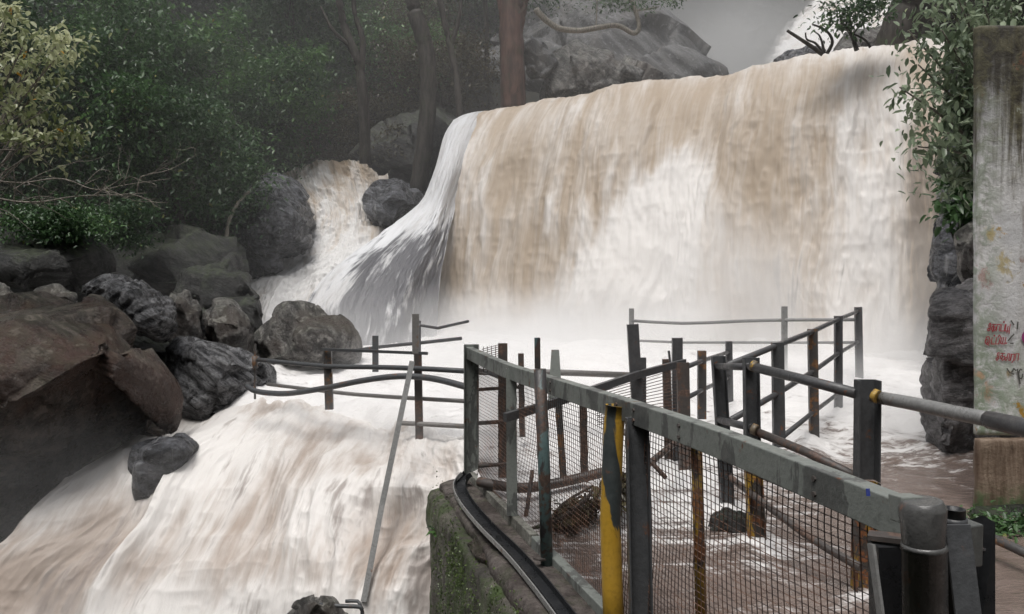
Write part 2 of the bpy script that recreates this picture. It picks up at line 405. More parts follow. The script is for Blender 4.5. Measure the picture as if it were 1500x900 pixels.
# ---- main waterfall
lip = [(700, 164, 22.9), (763, 155, 22.1), (867, 135, 20.6), (913, 125, 19.8), (1040, 114, 19.2), (1097, 100, 18.3), (1187, 83, 17.35), (1240, 75, 16.9), (1290, 68, 16.6), (1385, 58, 16.1)]
basex = [615, 690, 800, 870, 985, 1060, 1160, 1225, 1290, 1380]
based = [20.0, 19.2, 17.8, 17.2, 16.6, 15.8, 15.0, 14.5, 14.2, 13.7]
rows = []
lipw = [P(*p) for p in lip]
def shifted(dy, dz): return [Vector((p.x+.33*dy, p.y+dy, p.z+dz)) for p in lipw]
bw = [P(x, HY+1.95*F/d, d) for x, d in zip(basex, based)]
rows.append(shifted(2.5, .28)); rows.append(shifted(1.2, .20)); rows.append([p.copy() for p in shifted(.35, .08)])
for t, out in ((.05, .18), (.16, .42), (.33, .62), (.55, .80), (.78, .93), (1.0, 1.0)):
    rows.append([Vector((a.x+(b.x-a.x)*out, a.y+(b.y-a.y)*out, a.z+(b.z-a.z)*t)) for a, b in zip(lipw, bw)])
G = patch(rows, 420, 330, True)
N = grid_normals(G); UV = arcuv(G); px, py = pix(G)
if N[200, 200, 1] > 0: N = -N
U, V = UV[..., 0], UV[..., 1]
flow = np.clip((V-2.3)/3, 0, 1)
q = np.stack([U*1.3, V*.34, U*0], -1).reshape(-1, 3)
q[:, 0] += .4*vnoise(np.stack([U.ravel()*.5, V.ravel()*.5, U.ravel()*0], -1), 9)
n1 = fbm(q, 5, 3, .6).reshape(U.shape)
n2 = fbm(np.stack([U*.9, V*.5, U*0], -1).reshape(-1, 3), 4, 8, .6, True).reshape(U.shape)
n3 = fbm(np.stack([U*3, V*.9, U*0], -1).reshape(-1, 3), 4, 18, .6).reshape(U.shape)
# the spout that leaps off a ledge: white bulge below px ~1040,195
edge = np.interp(px, [640, 790, 825, 850, 905, 960, 1010, 1035, 1050, 1062, 1072], [1100, 620, 440, 350, 285, 240, 206, 194, 205, 270, 430])
spout = sstep(-12, 75, py-edge+26*n2+18*n3)*sstep(1092, 1010, px+28*n2)*sstep(790, 900, px)*ramp(py, [200, 330, 480], [1, .85, .45])
spout_soft = sstep(-10, 150, py-edge)*sstep(1130, 1000, px)*sstep(740, 900, px)
disp = (.20*n1+.10*n2*flow)*(.25+.75*flow)+.025*n3*flow+.40*spout_soft
ledge2 = sstep(0, 90, py-np.interp(px, [1100, 1160, 1230, 1300, 1400], [330, 260, 150, 110, 90])+30*n2)*sstep(1085, 1240, px)
G = G+N*disp[..., None]
G[..., 2] += (.10*n2+.05*n3)*sstep(3.6, 2.6, V)
foam = np.full(U.shape, .24)+.12*n2*sstep(.8, 3, V)+.10*sstep(980, 700, px)*0
foam += .95*spout
foam += .18*spout_soft
foam += .34*ledge2*sstep(1150, 1290, px+60*n1)*sstep(1370, 1310, px)
foam += sstep(380, 520, py)*.12-.45*sstep(1300, 1350, px)*sstep(120, 220, py)
foam += .2*sstep(3.4, 2.4, V)*(n2 > -.3)*sstep(800, 1150, px)     # froth at the lip
foam += .22*sstep(-.1, .5, n2)*sstep(1100, 1260, px)
foam += .30*sstep(1020, 960, px)*sstep(120, 150, py)*sstep(.1, .5, n1)
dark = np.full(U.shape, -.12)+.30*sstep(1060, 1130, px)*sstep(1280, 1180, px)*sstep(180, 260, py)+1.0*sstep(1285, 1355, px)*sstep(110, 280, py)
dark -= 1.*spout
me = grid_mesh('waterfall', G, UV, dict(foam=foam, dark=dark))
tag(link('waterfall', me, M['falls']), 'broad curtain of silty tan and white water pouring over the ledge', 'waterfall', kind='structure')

# ---- veil over rock at the left of the main fall
rows = [[(664, 176, 22.6), (680, 168, 22.7), (700, 163.5, 22.9), (712, 163, 23)], [(650, 200, 21.6), (664, 190, 21.7), (684, 186, 21.6), (702, 186, 21.9)], [(636, 250, 20.6), (648, 245, 20.4), (664, 243, 20.5), (684, 240, 21.0)],
        [(612, 300, 20.2), (628, 300, 19.9), (645, 300, 19.8), (668, 300, 20.5)], [(560, 342, 19.8), (592, 345, 19.2), (625, 350, 19.0), (655, 350, 19.7)], [(498, 388, 19.0), (545, 392, 18.4), (598, 402, 18.2), (645, 405, 19.0)],
        [(456, 435, 18.0), (515, 445, 17.6), (580, 455, 17.6), (640, 460, 18.6)], [(430, 520, 16.9), (500, 530, 16.6), (575, 535, 16.8), (640, 540, 18.0)]]
G = patch(rows, 130, 220); N = grid_normals(G); UV = arcuv(G); px, py = pix(G)
if N[100, 60, 1] > 0: N = -N
U, V = UV[..., 0], UV[..., 1]
n1 = fbm(np.stack([U*2.2, V*.5, U*0], -1).reshape(-1, 3), 5, 33, .6).reshape(U.shape)
G = G+N*(.12*n1*sstep(220, 320, py))[..., None]
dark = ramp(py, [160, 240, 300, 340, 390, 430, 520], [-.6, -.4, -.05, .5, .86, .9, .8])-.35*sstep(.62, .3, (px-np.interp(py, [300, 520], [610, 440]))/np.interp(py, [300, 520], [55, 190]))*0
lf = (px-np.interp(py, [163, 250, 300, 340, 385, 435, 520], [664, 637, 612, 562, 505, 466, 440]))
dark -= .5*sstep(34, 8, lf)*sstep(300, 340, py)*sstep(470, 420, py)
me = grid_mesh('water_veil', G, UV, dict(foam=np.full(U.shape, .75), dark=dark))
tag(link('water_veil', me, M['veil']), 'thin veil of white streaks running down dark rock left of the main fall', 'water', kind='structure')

# ---- side cascade between the dark boulders
rows = [[(415, 258, 23.2), (450, 243, 23.4), (490, 236, 23.5), (530, 242, 23.4), (565, 262, 23.4)], [(425, 280, 23), (458, 272, 22.9), (500, 270, 22.9), (540, 276, 22.9), (575, 290, 22.9)],
        [(445, 318, 22.1), (475, 315, 22.0), (510, 318, 21.9), (550, 325, 21.9), (600, 330, 22.0)], [(435, 360, 21.6), (465, 355, 21.3), (500, 352, 21), (550, 352, 20.9), (610, 350, 21.2)],
        [(395, 400, 20.6), (430, 395, 20.2), (480, 388, 19.9), (540, 385, 19.9), (610, 380, 20.6)], [(330, 445, 19.4), (385, 432, 19.1), (440, 430, 19), (500, 430, 19.1), (580, 430, 20)], [(300, 510, 17.5), (350, 510, 17.4), (420, 510, 17.5), (500, 510, 18), (570, 510, 19)]]
G = patch(rows, 190, 220); N = grid_normals(G); UV = arcuv(G); px, py = pix(G)
if N[100, 60, 1] > 0: N = -N
U, V = UV[..., 0], UV[..., 1]
n1 = fbm(np.stack([U*1.2, V*.8, U*0], -1).reshape(-1, 3), 6, 43, .6, True).reshape(U.shape)
G = G+N*(.30*n1)[..., None]
foam = ramp(py, [240, 300, 360, 420, 480], [.35, .55, .8, .9, .75])+.25*n1
me = grid_mesh('side_cascade', G, UV, dict(foam=foam, alpha=np.full(U.shape, 1.4)))
tag(link('side_cascade', me, M['side']), 'narrow foaming side cascade tumbling between two dark boulders', 'waterfall', kind='structure')

# ---- lower cascade
rows = [[(150, 600, 12.6), (300, 552, 13), (380, 556, 12.5), (470, 569, 11.2), (560, 594, 10), (640, 611, 9.2), (740, 632, 8.5)],
        [(180, 658, 10.2), (290, 612, 10.4), (350, 592, 10.2), (430, 590, 9.6), (530, 610, 9), (615, 638, 8), (740, 662, 7.3)],
        [(95, 712, 8.9), (200, 684, 8.9), (275, 668, 8.8), (380, 660, 8.6), (490, 678, 8.0), (600, 700, 7.4), (740, 720, 6.9)],
        [(20, 790, 8.2), (130, 776, 8.2), (220, 770, 8.1), (330, 765, 7.8), (450, 775, 7.4), (580, 785, 7.0), (740, 800, 6.7)],
        [(-70, 900, 7.8), (50, 900, 7.7), (150, 900, 7.5), (270, 900, 7.2), (410, 900, 6.9), (560, 900, 6.6), (740, 910, 6.45)],
        [(-160, 1200, 7.3), (-30, 1200, 7.1), (80, 1200, 6.9), (200, 1200, 6.6), (350, 1200, 6.4), (540, 1200, 6.2), (740, 1200, 6.2)]]
G = patch(rows, 520, 440); N = grid_normals(G); UV = arcuv(G); px, py = pix(G)
if N[200, 200, 2] < 0: N = -N
U, V = UV[..., 0], UV[..., 1]
w1 = .35*vnoise(np.stack([U.ravel()*.9, V.ravel()*.9, U.ravel()*0], -1), 61).reshape(U.shape)
n1 = fbm(np.stack([(U+w1)*1.5, V*.6, U*0], -1).reshape(-1, 3), 5, 51, .5).reshape(U.shape)
n2 = fbm(np.stack([(U+w1)*.8, V*.5+3, U*0], -1).reshape(-1, 3), 5, 58, .48, True).reshape(U.shape)
n3 = fbm(np.stack([(U+w1)*4.5, V*1.2, U*0], -1).reshape(-1, 3), 4, 70, .6).reshape(U.shape)
fl = sstep(.6, 2.2, V)
G = G+N*(.13*n1+.17*n2*fl)[..., None]
foam = ramp(V, [0, 2.2, 3.4, 4.5, 6.0, 8], [.9, .82, .44, .24, .24, .45])+.6*n2+.14*n3+.15*n1
foam += .5*sstep(120, 0, abs(px-(345-(py-600)*.35)))*sstep(600, 680, py)-.18*sstep(200, 80, px)
foam += .6*sstep(820, 900, py)*sstep(350, 200, abs(px-400))
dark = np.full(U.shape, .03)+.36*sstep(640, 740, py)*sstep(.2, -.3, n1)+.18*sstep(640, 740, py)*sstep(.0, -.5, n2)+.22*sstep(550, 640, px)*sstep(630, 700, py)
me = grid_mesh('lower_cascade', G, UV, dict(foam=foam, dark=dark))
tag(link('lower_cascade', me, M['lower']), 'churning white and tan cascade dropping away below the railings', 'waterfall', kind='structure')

# ---- pool
xs = np.linspace(-9, 13, 440); ys = np.linspace(.6, 24, 470); X, Y = np.meshgrid(xs, ys)
pp = np.stack([X, Y, X*0], -1).reshape(-1, 3)
n1 = fbm(pp*.9, 5, 81, .55, True).reshape(X.shape); n2 = fbm(pp*3.2, 4, 85, .6).reshape(X.shape); n4 = fbm(pp*.35, 3, 88).reshape(X.shape)
far = sstep(5.5, 9, Y)
Z = .03+.05*far+(.05+.12*far)*n1+(.018+.02*far)*n2+.35*sstep(12, 17, Y+.25*X)*(.5+.5*n4)
Z += .08*sstep(9.5, 11.5, Y)
foam = ramp(Y, [0, 3.4, 4.5, 5.6, 7.5, 9, 30], [.1, .12, .22, .45, .78, .85, .9])+.15*n4
foam -= .42*sstep(1.5, 3.2, X)*sstep(8.3, 6.0, Y)*sstep(3, 4, Y)
foam += .15*sstep(2.2, .9, X)*sstep(4.2, 5.0, Y)
foam += .08*np.exp(-((X-1.3)**2/.3+(Y-4.7)**2/.5))
crest = np.interp(X, [-9, -6, -4.4, -3.68, -2.79, -1.8, -1.02, -.4, -.35], [13, 12.2, 11, 10.1, 9.7, 9.1, 8.1, 7.5, 6.0])
fence = -.34+(6.3-Y)*.309-.02
keep = (Y > crest-.3) & ((Y > 6.9) | (X > fence)) | ((X > fence) & (X > -.34) & (Y < 7))
Z -= .30*sstep(.5, -.3, Y-crest)*(X < -.3)
for pxp, dp in ((373.5, 9.6), (482, 8.5), (550, 11), (614, 7.9), (736, 6), (828, 5.75), (857, 5.8), (938, 6.15), (980, 6.6), (1004, 6.3), (1028, 7.6), (1066, 5.4), (1110, 4.6), (1141, 6.35), (1193, 7.4), (1228, 8.9), (1259, 11.2), (1267, 3.87)):
    xp = (pxp-HX)/F*dp; g = np.exp(-((X-xp)**2+(Y-dp+.05)**2)/.035); Z += .07*g*(.6+.8*n2); foam += .35*g+.2*np.exp(-((X-xp)**2/.02+(Y-dp+.35)**2/.12))
G = np.stack([X, Y, Z], -1)
me = grid_mesh('pool', G, None, dict(foam=foam))
bm = bmesh.new(); bm.from_mesh(me); bm.verts.ensure_lookup_table(); kf = keep.ravel()
bmesh.ops.delete(bm, geom=[v for v in bm.verts if not kf[v.index]], context='VERTS'); bm.to_mesh(me); bm.free()
tag(link('pool', me, M['pool']), 'foaming brown pool at the foot of the fall', 'water', kind='structure')

# ---- river bed below everything and the terrain
xs = np.linspace(-34, 34, 300); ys = np.linspace(9, 75, 290); X, Y = np.meshgrid(xs, ys)
lx = [p.x for p in lipw]; ly = [p.y for p in lipw]
LY = np.interp(X, [-3]+lx+[14], [25]+ly+[15])
pp = np.stack([X, Y, X*0], -1).reshape(-1, 3)
nn = fbm(pp*.22, 5, 101, .55).reshape(X.shape); nf = fbm(pp*1.1, 4, 107, .6, True).reshape(X.shape)
river = -1.2+7.6*sstep(.7, 1.5, Y-LY)
left = -1.8+np.clip(Y-16.5+.45*np.clip(-X-7.5, 0, 6), 0, 100)*.66+np.clip(Y-26, 0, 30)*.3
wl = sstep(-.2, -2.2, X+(.0))
Z = river*(1-wl)+left*wl
wr = sstep(8.6, 10.0, X-.15*(Y-16))
bank = -1.+ (9.5+.5*(X-10))*sstep(-1.6, .2, Y-13.2+.1*X)
Z = Z*(1-wr)+bank*wr
hill = 6.4+(Y-36)*.85
Z = np.maximum(Z, hill)+ (.9*nn+.25*nf)*sstep(20, 30, Y)*(1-.85*(river > 6)*(Y < 34)*(wl < .5)*(wr < .5))
me = grid_mesh('hillside', np.stack([X, Y, Z], -1))
tag(link('hillside', me, M['ground']), 'steep dark forest floor and river bed behind the falls', 'hillside', kind='structure')
def ground_z(x, y):
    i = int(np.clip(round((x+34)/68*299), 0, 299)); j = int(np.clip(round((y-9)/66*289), 0, 289)); return float(Z[j, i])
# unseen slopes behind and beside the viewpoint, added to block low sky light
xs2 = np.linspace(-60, 60, 80); ys2 = np.linspace(-60, 14, 60); X2, Y2 = np.meshgrid(xs2, ys2)
rr2 = np.hypot(X2*.9, np.minimum(Y2-4, 0)*1.0)
Z2 = -4.2+np.clip(rr2-11, 0, 100)*.95+1.2*fbm(np.stack([X2*.2, Y2*.2, X2*0], -1).reshape(-1, 3), 4, 140).reshape(X2.shape)*sstep(11, 16, rr2)
tag(link('sky_block_slope', grid_mesh('sky_block_slope', np.stack([X2, Y2, Z2], -1)), M['ground']), 'unseen dark gorge slopes added on the near side to block low sky light', 'hillside', kind='structure')
# cliff behind the fall
rows = []
for dz, dy in ((.15, 1.6), (-.1, .9), (-1.0, .35), (-2.5, .1), (-4.5, -.2), (-7.5, -.5)):
    rows.append([Vector((-4.5, 26+dy, 4.5+dz*.8)), Vector((-2.6, 24.2+dy, 5.6+dz))]+[Vector((p.x, p.y+dy+.15, p.z+dz-.2)) for p in lipw[::2]]+[Vector((10.2, 15.9+dy, 7.0+dz)), Vector((12, 15.2+dy, 7.6+dz*1.1)), Vector((15, 14.6+dy, 8+dz*1.1))])
G = patch(rows, 260, 110, True); N = grid_normals(G); UV = arcuv(G)
if N[50, 100, 1] > 0: N = -N
q = G.reshape(-1, 3)*np.array([1, 1, 1.4])
G = G+N*(.35*fbm(q*.8, 5, 121, .6, True).reshape(G.shape[:2]))[..., None]
tag(link('cliff', grid_mesh('cliff', G), M['rock_dark']), 'dark wet cliff that the fall runs over', 'cliff', kind='structure')

# upper distant waterfall and river above
rows = [[(1190, 0, 44), (1235, -14, 44), (1300, -30, 44), (1360, -40, 43)], [(1150, 36, 42), (1205, 22, 42), (1262, 8, 42), (1330, 0, 41)], [(1125, 80, 38), (1190, 66, 38), (1250, 52, 38), (1320, 44, 37)], [(1100, 110, 33), (1180, 100, 33), (1260, 90, 33), (1400, 76, 33)]]
G = patch(rows, 120, 100); UV = arcuv(G); n1 = fbm(G.reshape(-1, 3)*.8, 4, 131, .6).reshape(G.shape[:2]); G[..., 2] += .25*n1
me = grid_mesh('upper_waterfall', G, UV, dict(foam=.8+.3*n1, alpha=.1+2.2*np.clip(UV[..., 0]/UV[..., 0].max()*2.2, 0, 1)+.4*n1))
tag(link('upper_waterfall', me, M['side']), 'bright white upper waterfall seen high behind the branches at the top right', 'waterfall', kind='structure')

# ------------------------------------------------------------------ rocks
def hull_rock(name, label, pts, mat, vox, amp=.06, freq=1.6, seed=1, strat=None, cat='boulder', group=None, cell=1.):
    pts = [Vector(p) for p in pts]; c = sum(pts, Vector())/len(pts)
    bm = bmesh.new()
    for p in pts: bm.verts.new(p-c)
    r = bmesh.ops.convex_hull(bm, input=bm.verts)
    bmesh.ops.delete(bm, geom=[v for v in bm.verts if not v.link_faces], context='VERTS')
    me = bpy.data.meshes.new('tmp'); bm.to_mesh(me); bm.free()
    o = bpy.data.objects.new('tmp', me); COL.objects.link(o)
    m = o.modifiers.new('r', 'REMESH'); m.mode = 'VOXEL'; m.voxel_size = vox
    dg = bpy.context.evaluated_depsgraph_get(); dg.update()
    me2 = bpy.data.meshes.new_from_object(o.evaluated_get(dg)); bpy.data.objects.remove(o); bpy.data.meshes.remove(me)
    n = len(me2.vertices); co = np.empty(n*3); me2.vertices.foreach_get('co', co); co = co.reshape(-1, 3)
    no = np.empty(n*3); me2.vertices.foreach_get('normal', no); no = no.reshape(-1, 3)
    rr = np.random.default_rng(seed*7+1)
    for _ in range(16):
        nn = rr.normal(0, 1, 3); nn /= np.linalg.norm(nn); pr = co@nn; lim = pr.max()*rr.uniform(.90, .99)
        co = co-nn*np.maximum(0, pr-lim)[:, None]*.93
    size = max((max(p[k] for p in pts)-min(p[k] for p in pts)) for k in range(3))
    f = freq/size*2.2
    d = amp*.55*size*(.6*fbm(co*f, 7, seed, .55)+.4*fbm(co*f*1.3+5, 6, seed+3, .55, True))-.004*size
    ns = 34; sd = rr.uniform(-.5, .5, (ns, 3))*np.ptp(co, axis=0)*1.05+co.mean(0); ti = rr.normal(0, .32, (ns, 3)); of = rr.normal(0, 1, ns)
    qq = co+size*.018*np.stack([vnoise(co*f*2+k*9, seed+k) for k in range(3)], -1)
    dist = ((qq[:, None, :]-sd[None])**2).sum(2); ix = dist.argmin(1)
    d += np.clip(((co-sd[ix])*ti[ix]).sum(1)+of[ix]*.010*size, -.05*size, .05*size)*.9*cell
    if strat is not None:
        ax = np.array(strat[0], float); ax /= np.linalg.norm(ax); t = co@ax
        w = fbm(co*f*.6, 3, seed+9)*.25*size*.2
        h = (t+w)*strat[1]/size
        k = np.abs((h % 1)-.5)*2
        d += strat[2]*size*(sstep(.1, .6, k)-.6)*(1+.6*vnoise(np.floor(np.stack([h, h*0, h*0], -1))+.5, seed))
        per = co-np.outer(t, ax)
        d += strat[2]*size*.5*fbm(per*f*.5+np.outer(t, ax)*f*9, 4, seed+11)
    co = co+no*d[:, None]
    me2.vertices.foreach_set('co', co.astype(np.float32).ravel()); me2.update(); me2.name = name
    ob = link(name, me2, M[mat], smooth=True); ob.location = c
    if me2.materials and len(me2.materials) > 1:
        me2.materials.clear(); me2.materials.append(M[mat])
    if label: tag(ob, label, cat, group)
    return ob
def outline_pts(out, d, th, front=.62, extra=(), back=.8):
    cx = sum(p[0] for p in out)/len(out); cy = sum(p[1] for p in out)/len(out); pts = []
    for p in out:
        x, y = p[:2]; dd = d+(p[2] if len(p) > 2 else 0)
        pts.append(P(x, y, dd))
        h1 = random.Random(int(x*7+y*13)); fr = front*h1.uniform(.55, 1.25); pts.append(P(cx+(x-cx)*fr, cy+(y-cy)*fr, dd-th*h1.uniform(.15, .6)))
        pts.append(P(cx+(x-cx)*back, cy+(y-cy)*back, dd+th*.7))
    return pts+[P(*e) for e in extra]
R = hull_rock
# huge boulder at left: sloping lit top, dark overhanging front face
pts = [P(-130, 470, 8.6), P(-20, 452, 9.3), P(60, 442, 9.9), P(135, 450, 9.9), P(163, 472, 9.5), P(180, 510, 8.7), P(243, 585, 9.4), P(240, 640, 9.8), P(160, 668, 9.7), P(60, 740, 9.6),
       P(-40, 800, 9.4), P(-150, 850, 9.0), P(-150, 640, 7.6), P(0, 598, 7.7), P(85, 545, 7.9), P(172, 503, 8.4), P(-140, 560, 11), P(220, 560, 11), P(150, 480, 11.2), P(100, 700, 10.5), P(200, 640, 10.5)]
R('boulder', 'huge brown boulder with a sloping top and dark overhanging face at the left edge', pts, 'rock_brown', .045, .03, 2.2, 3)
R('boulder', 'silvery grey striped slab tilted down to the right above the huge brown boulder', outline_pts([(112, 416), (150, 404), (180, 402), (222, 420), (258, 446), (264, 480), (244, 502), (205, 492), (150, 462)], 10.4, 1.0, .7), 'rock_grey', .022, .014, 2, 5, strat=((-.5, .1, .85), 9, .02), cell=.3)
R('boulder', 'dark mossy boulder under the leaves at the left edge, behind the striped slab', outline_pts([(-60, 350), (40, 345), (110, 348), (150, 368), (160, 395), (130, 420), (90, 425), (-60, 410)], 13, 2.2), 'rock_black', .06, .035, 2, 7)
R('boulder', 'small dark grey rock between the huge brown boulder and the mossy one', outline_pts([(38, 440), (60, 424), (85, 418), (108, 432), (112, 450), (40, 460)], 11.6, .7), 'rock_mid', .03, .05, 2, 8)
R('boulder', 'small rounded grey rock at the far left beside the huge brown boulder', outline_pts([(-30, 420), (5, 414), (22, 435), (25, 460), (-30, 470)], 11.2, .6), 'rock_mid', .03, .05, 2, 9)
R('boulder', 'narrow upright brown rock right of the striped slab', outline_pts([(246, 436), (258, 426), (276, 428), (294, 460), (300, 505), (270, 530), (240, 500)], 11.6, .8), 'rock_mid', .03, .06, 2.2, 12)
R('boulder', 'pointed brown rock with a pale patch, left of the grey gabled boulder', outline_pts([(297, 465), (318, 440), (338, 442), (352, 462), (370, 480), (368, 530), (300, 530)], 12.2, 1.2), 'rock_mid', .035, .06, 2.2, 14)
R('boulder', 'large grey gabled boulder in front of the side cascade', outline_pts([(362, 530), (385, 478), (405, 452), (430, 450), (470, 458), (500, 470), (525, 495), (534, 520), (520, 545), (380, 550)], 13.2, 2.0, .55, extra=[(440, 444, 13.2)]), 'rock_mid', .045, .045, 2.2, 16)
R('boulder', 'sloping wet grey rock awash beside the white crest of the lower cascade', outline_pts([(245, 510), (262, 500), (300, 504), (350, 520), (400, 545), (385, 590), (330, 620), (270, 640), (245, 600)], 10.9, 1.6, .7), 'rock_grey', .04, .04, 2, 18, strat=((.6, 0, .6), 9, .012))
R('boulder', 'dark wet rock standing in the lower cascade below the huge boulder', outline_pts([(198, 655), (215, 648), (268, 640), (285, 655), (262, 690), (225, 730), (190, 760), (185, 720)], 8.75, 1.0, .75), 'rock_dark', .028, .04, 2, 20)
R('boulder', 'dark domed boulder with water trickling over it, left of the side cascade', outline_pts([(334, 330), (350, 292), (385, 266), (420, 262), (455, 285), (470, 315), (462, 345), (430, 385), (400, 414), (370, 412), (350, 380)], 20.8, 4, .6), 'rock_dark', .09, .045, 2, 22, strat=((.3, 0, .9), 12, .012))
R('boulder', 'dark rounded boulder between the side cascade and the main fall', outline_pts([(536, 320), (538, 290), (552, 270), (580, 264), (612, 276), (622, 300), (600, 330), (545, 352)], 22, 2.6, .6), 'rock_dark', .07, .04, 2, 24)
R('boulder', 'dark ledge of rock under the leaves, touching the top left of the main fall', outline_pts([(500, 270), (520, 215), (560, 180), (640, 160), (690, 166), (668, 200), (645, 245), (630, 285), (560, 285)], 24.6, 2.4, .7), 'rock_black', .09, .05, 2, 26)
R('boulder', 'small wet rock in foam at the bottom edge beside the foot of the slanting bar', outline_pts([(420, 905), (432, 884), (460, 876), (490, 880), (515, 895), (518, 930), (430, 940)], 6.55, .5, .7), 'rock_mid', .016, .05, 2, 28)
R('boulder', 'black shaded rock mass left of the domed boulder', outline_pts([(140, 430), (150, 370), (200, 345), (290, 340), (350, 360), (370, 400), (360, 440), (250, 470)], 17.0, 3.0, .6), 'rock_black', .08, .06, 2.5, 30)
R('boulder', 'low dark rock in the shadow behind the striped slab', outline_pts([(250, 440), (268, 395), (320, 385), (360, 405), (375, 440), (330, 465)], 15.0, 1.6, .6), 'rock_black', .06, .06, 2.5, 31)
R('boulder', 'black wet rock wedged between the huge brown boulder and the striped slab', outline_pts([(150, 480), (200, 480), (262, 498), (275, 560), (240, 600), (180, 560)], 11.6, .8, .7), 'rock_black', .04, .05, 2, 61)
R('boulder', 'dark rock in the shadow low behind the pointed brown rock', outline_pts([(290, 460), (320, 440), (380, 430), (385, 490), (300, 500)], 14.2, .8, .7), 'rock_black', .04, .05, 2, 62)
# rocks above the fall
R('rock_slab', 'huge pale grey rock slab sloping down to the right above the fall', [P(770, -60, 34), P(860, -40, 30), P(925, 0, 30), P(1000, 62, 29), P(1052, 108, 28), P(1040, 130, 27), P(900, 128, 26.5), P(790, 140, 27), P(700, 100, 30), P(1060, 110, 33), P(930, -10, 36), P(790, 60, 28.5), P(870, 90, 27.2)], 'rock_pale', .14, .02, 2.4, 33, strat=((.55, 0, .83), 9, .014), cat='rock slab')
R('boulder', 'broken dark grey rock heap at the foot of the sloping slab', outline_pts([(790, 150), (800, 85), (840, 58), (880, 72), (905, 100), (960, 118), (990, 126), (900, 145)], 25.6, 2, .6), 'rock_mid', .08, .07, 3, 35)
R('boulder', 'pale squarish block standing beside the reddish trunk', outline_pts([(764, 78), (778, 48), (800, 70), (816, 92), (795, 116), (776, 118)], 25.2, .9, .8), 'rock_pale', .04, .02, 2, 36)
R('boulder', 'dark rock on the river lip below the bare branches at the top right', outline_pts([(1126, 92), (1150, 76), (1200, 70), (1215, 84), (1200, 100)], 20.2, 1.2, .7), 'rock_dark', .05, .05, 2, 37)
R('boulder', 'grey rock rising behind the lip in front of the upper waterfall', outline_pts([(1216, 78), (1240, 52), (1290, 38), (1330, 34), (1340, 70), (1300, 90), (1225, 95)], 22, 1.5, .6), 'rock_mid', .06, .05, 2, 38)
# rocks at right
R('boulder', 'layered dark rock column against the left side of the painted wall', outline_pts([(1378, 425), (1400, 416), (1450, 415), (1480, 500), (1480, 690), (1425, 690), (1378, 665), (1360, 600), (1376, 560)], 7.6, 1.6, .82, back=.9), 'rock_layer', .03, .055, 3.4, 40, strat=((.1, 0, 1), 17, .006))
R('boulder', 'tall dark rock face in the gap between the main fall and painted wall', outline_pts([(1376, 300), (1384, 210), (1400, 150), (1450, 120), (1500, 200), (1500, 560), (1385, 560), (1372, 430)], 11.6, 1.2, .8), 'rock_dark', .05, .035, 2.4, 63, strat=((0, .2, 1), 11, .008))
R('boulder', 'pale lichen spotted rock perched above the layered rock column', outline_pts([(1402, 345), (1420, 325), (1450, 330), (1455, 425), (1425, 430), (1408, 400)], 8.2, .8, .7), 'rock_mid', .03, .05, 2, 41)
R('boulder', 'dark stone in shallow brown water inside the fence', outline_pts([(1038, 782), (1040, 756), (1062, 746), (1092, 752), (1100, 785), (1070, 795)], 4.95, .35, .75), 'rock_black', .014, .05, 2, 43)

# ------------------------------------------------------------------ foliage
def leaves(centers, cnt, spread, size, rs, droop=.3, shade=None, seed=0):
    """many folded leaf blades round the given clump centres"""
    r = np.random.default_rng(seed); C = np.asarray(centers, float); k = len(C)
    idx = r.integers(0, k, cnt); base = C[idx]+r.normal(0, 1, (cnt, 3))*np.asarray(spread)[None]*(.6+.8*r.random((k, 1)))[idx]
    L = size*(.55+.9*r.random(cnt))
    th = r.random(cnt)*2*np.pi; el = r.normal(-droop, .5, cnt)
    d = np.stack([np.cos(th)*np.cos(el), np.sin(th)*np.cos(el), np.sin(el)], -1)
    up = np.stack([r.normal(0, .45, cnt), r.normal(0, .45, cnt), np.ones(cnt)], -1)
    s = np.cross(d, up); s /= np.linalg.norm(s, axis=1, keepdims=True)+1e-6
    nrm = np.cross(s, d)
    W = L*rs
    Lc = L[:, None]; Wc = W[:, None]; cur = (r.random((cnt, 1))*.35)
    a = base; c = base+d*Lc-nrm*cur*Lc
    b1 = base+d*Lc*.25+s*Wc*.42+nrm*Wc*.12; b2 = base+d*Lc*.62+s*Wc*.45+nrm*Wc*.12-nrm*cur*Lc*.35
    e1 = base+d*Lc*.25-s*Wc*.42+nrm*Wc*.12; e2 = base+d*Lc*.62-s*Wc*.45+nrm*Wc*.12-nrm*cur*Lc*.35
    Vv = np.stack([a, b1, b2, c, e2, e1], 1).reshape(-1, 3); Fc = (np.arange(cnt)[:, None, None]*6+np.array([[0, 1, 2, 3], [0, 3, 4, 5]])[None]).reshape(-1, 4)
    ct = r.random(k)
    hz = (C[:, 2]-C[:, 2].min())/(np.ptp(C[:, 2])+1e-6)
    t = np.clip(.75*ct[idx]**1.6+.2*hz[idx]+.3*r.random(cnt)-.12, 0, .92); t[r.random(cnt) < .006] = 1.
    return Vv, Fc, np.repeat(t, 6)
def leafobj(name, m, parent, args, **kw):
    Vv, Fc, t = leaves(*args, **kw)
    if parent is not None: pass
    me = fastmesh(name, Vv, Fc); fattr(me, 'tint', t)
    o = bpy.data.objects.new(name, me); COL.objects.link(o); me.materials.append(m)
    if parent is not None: o.parent = parent
    return o
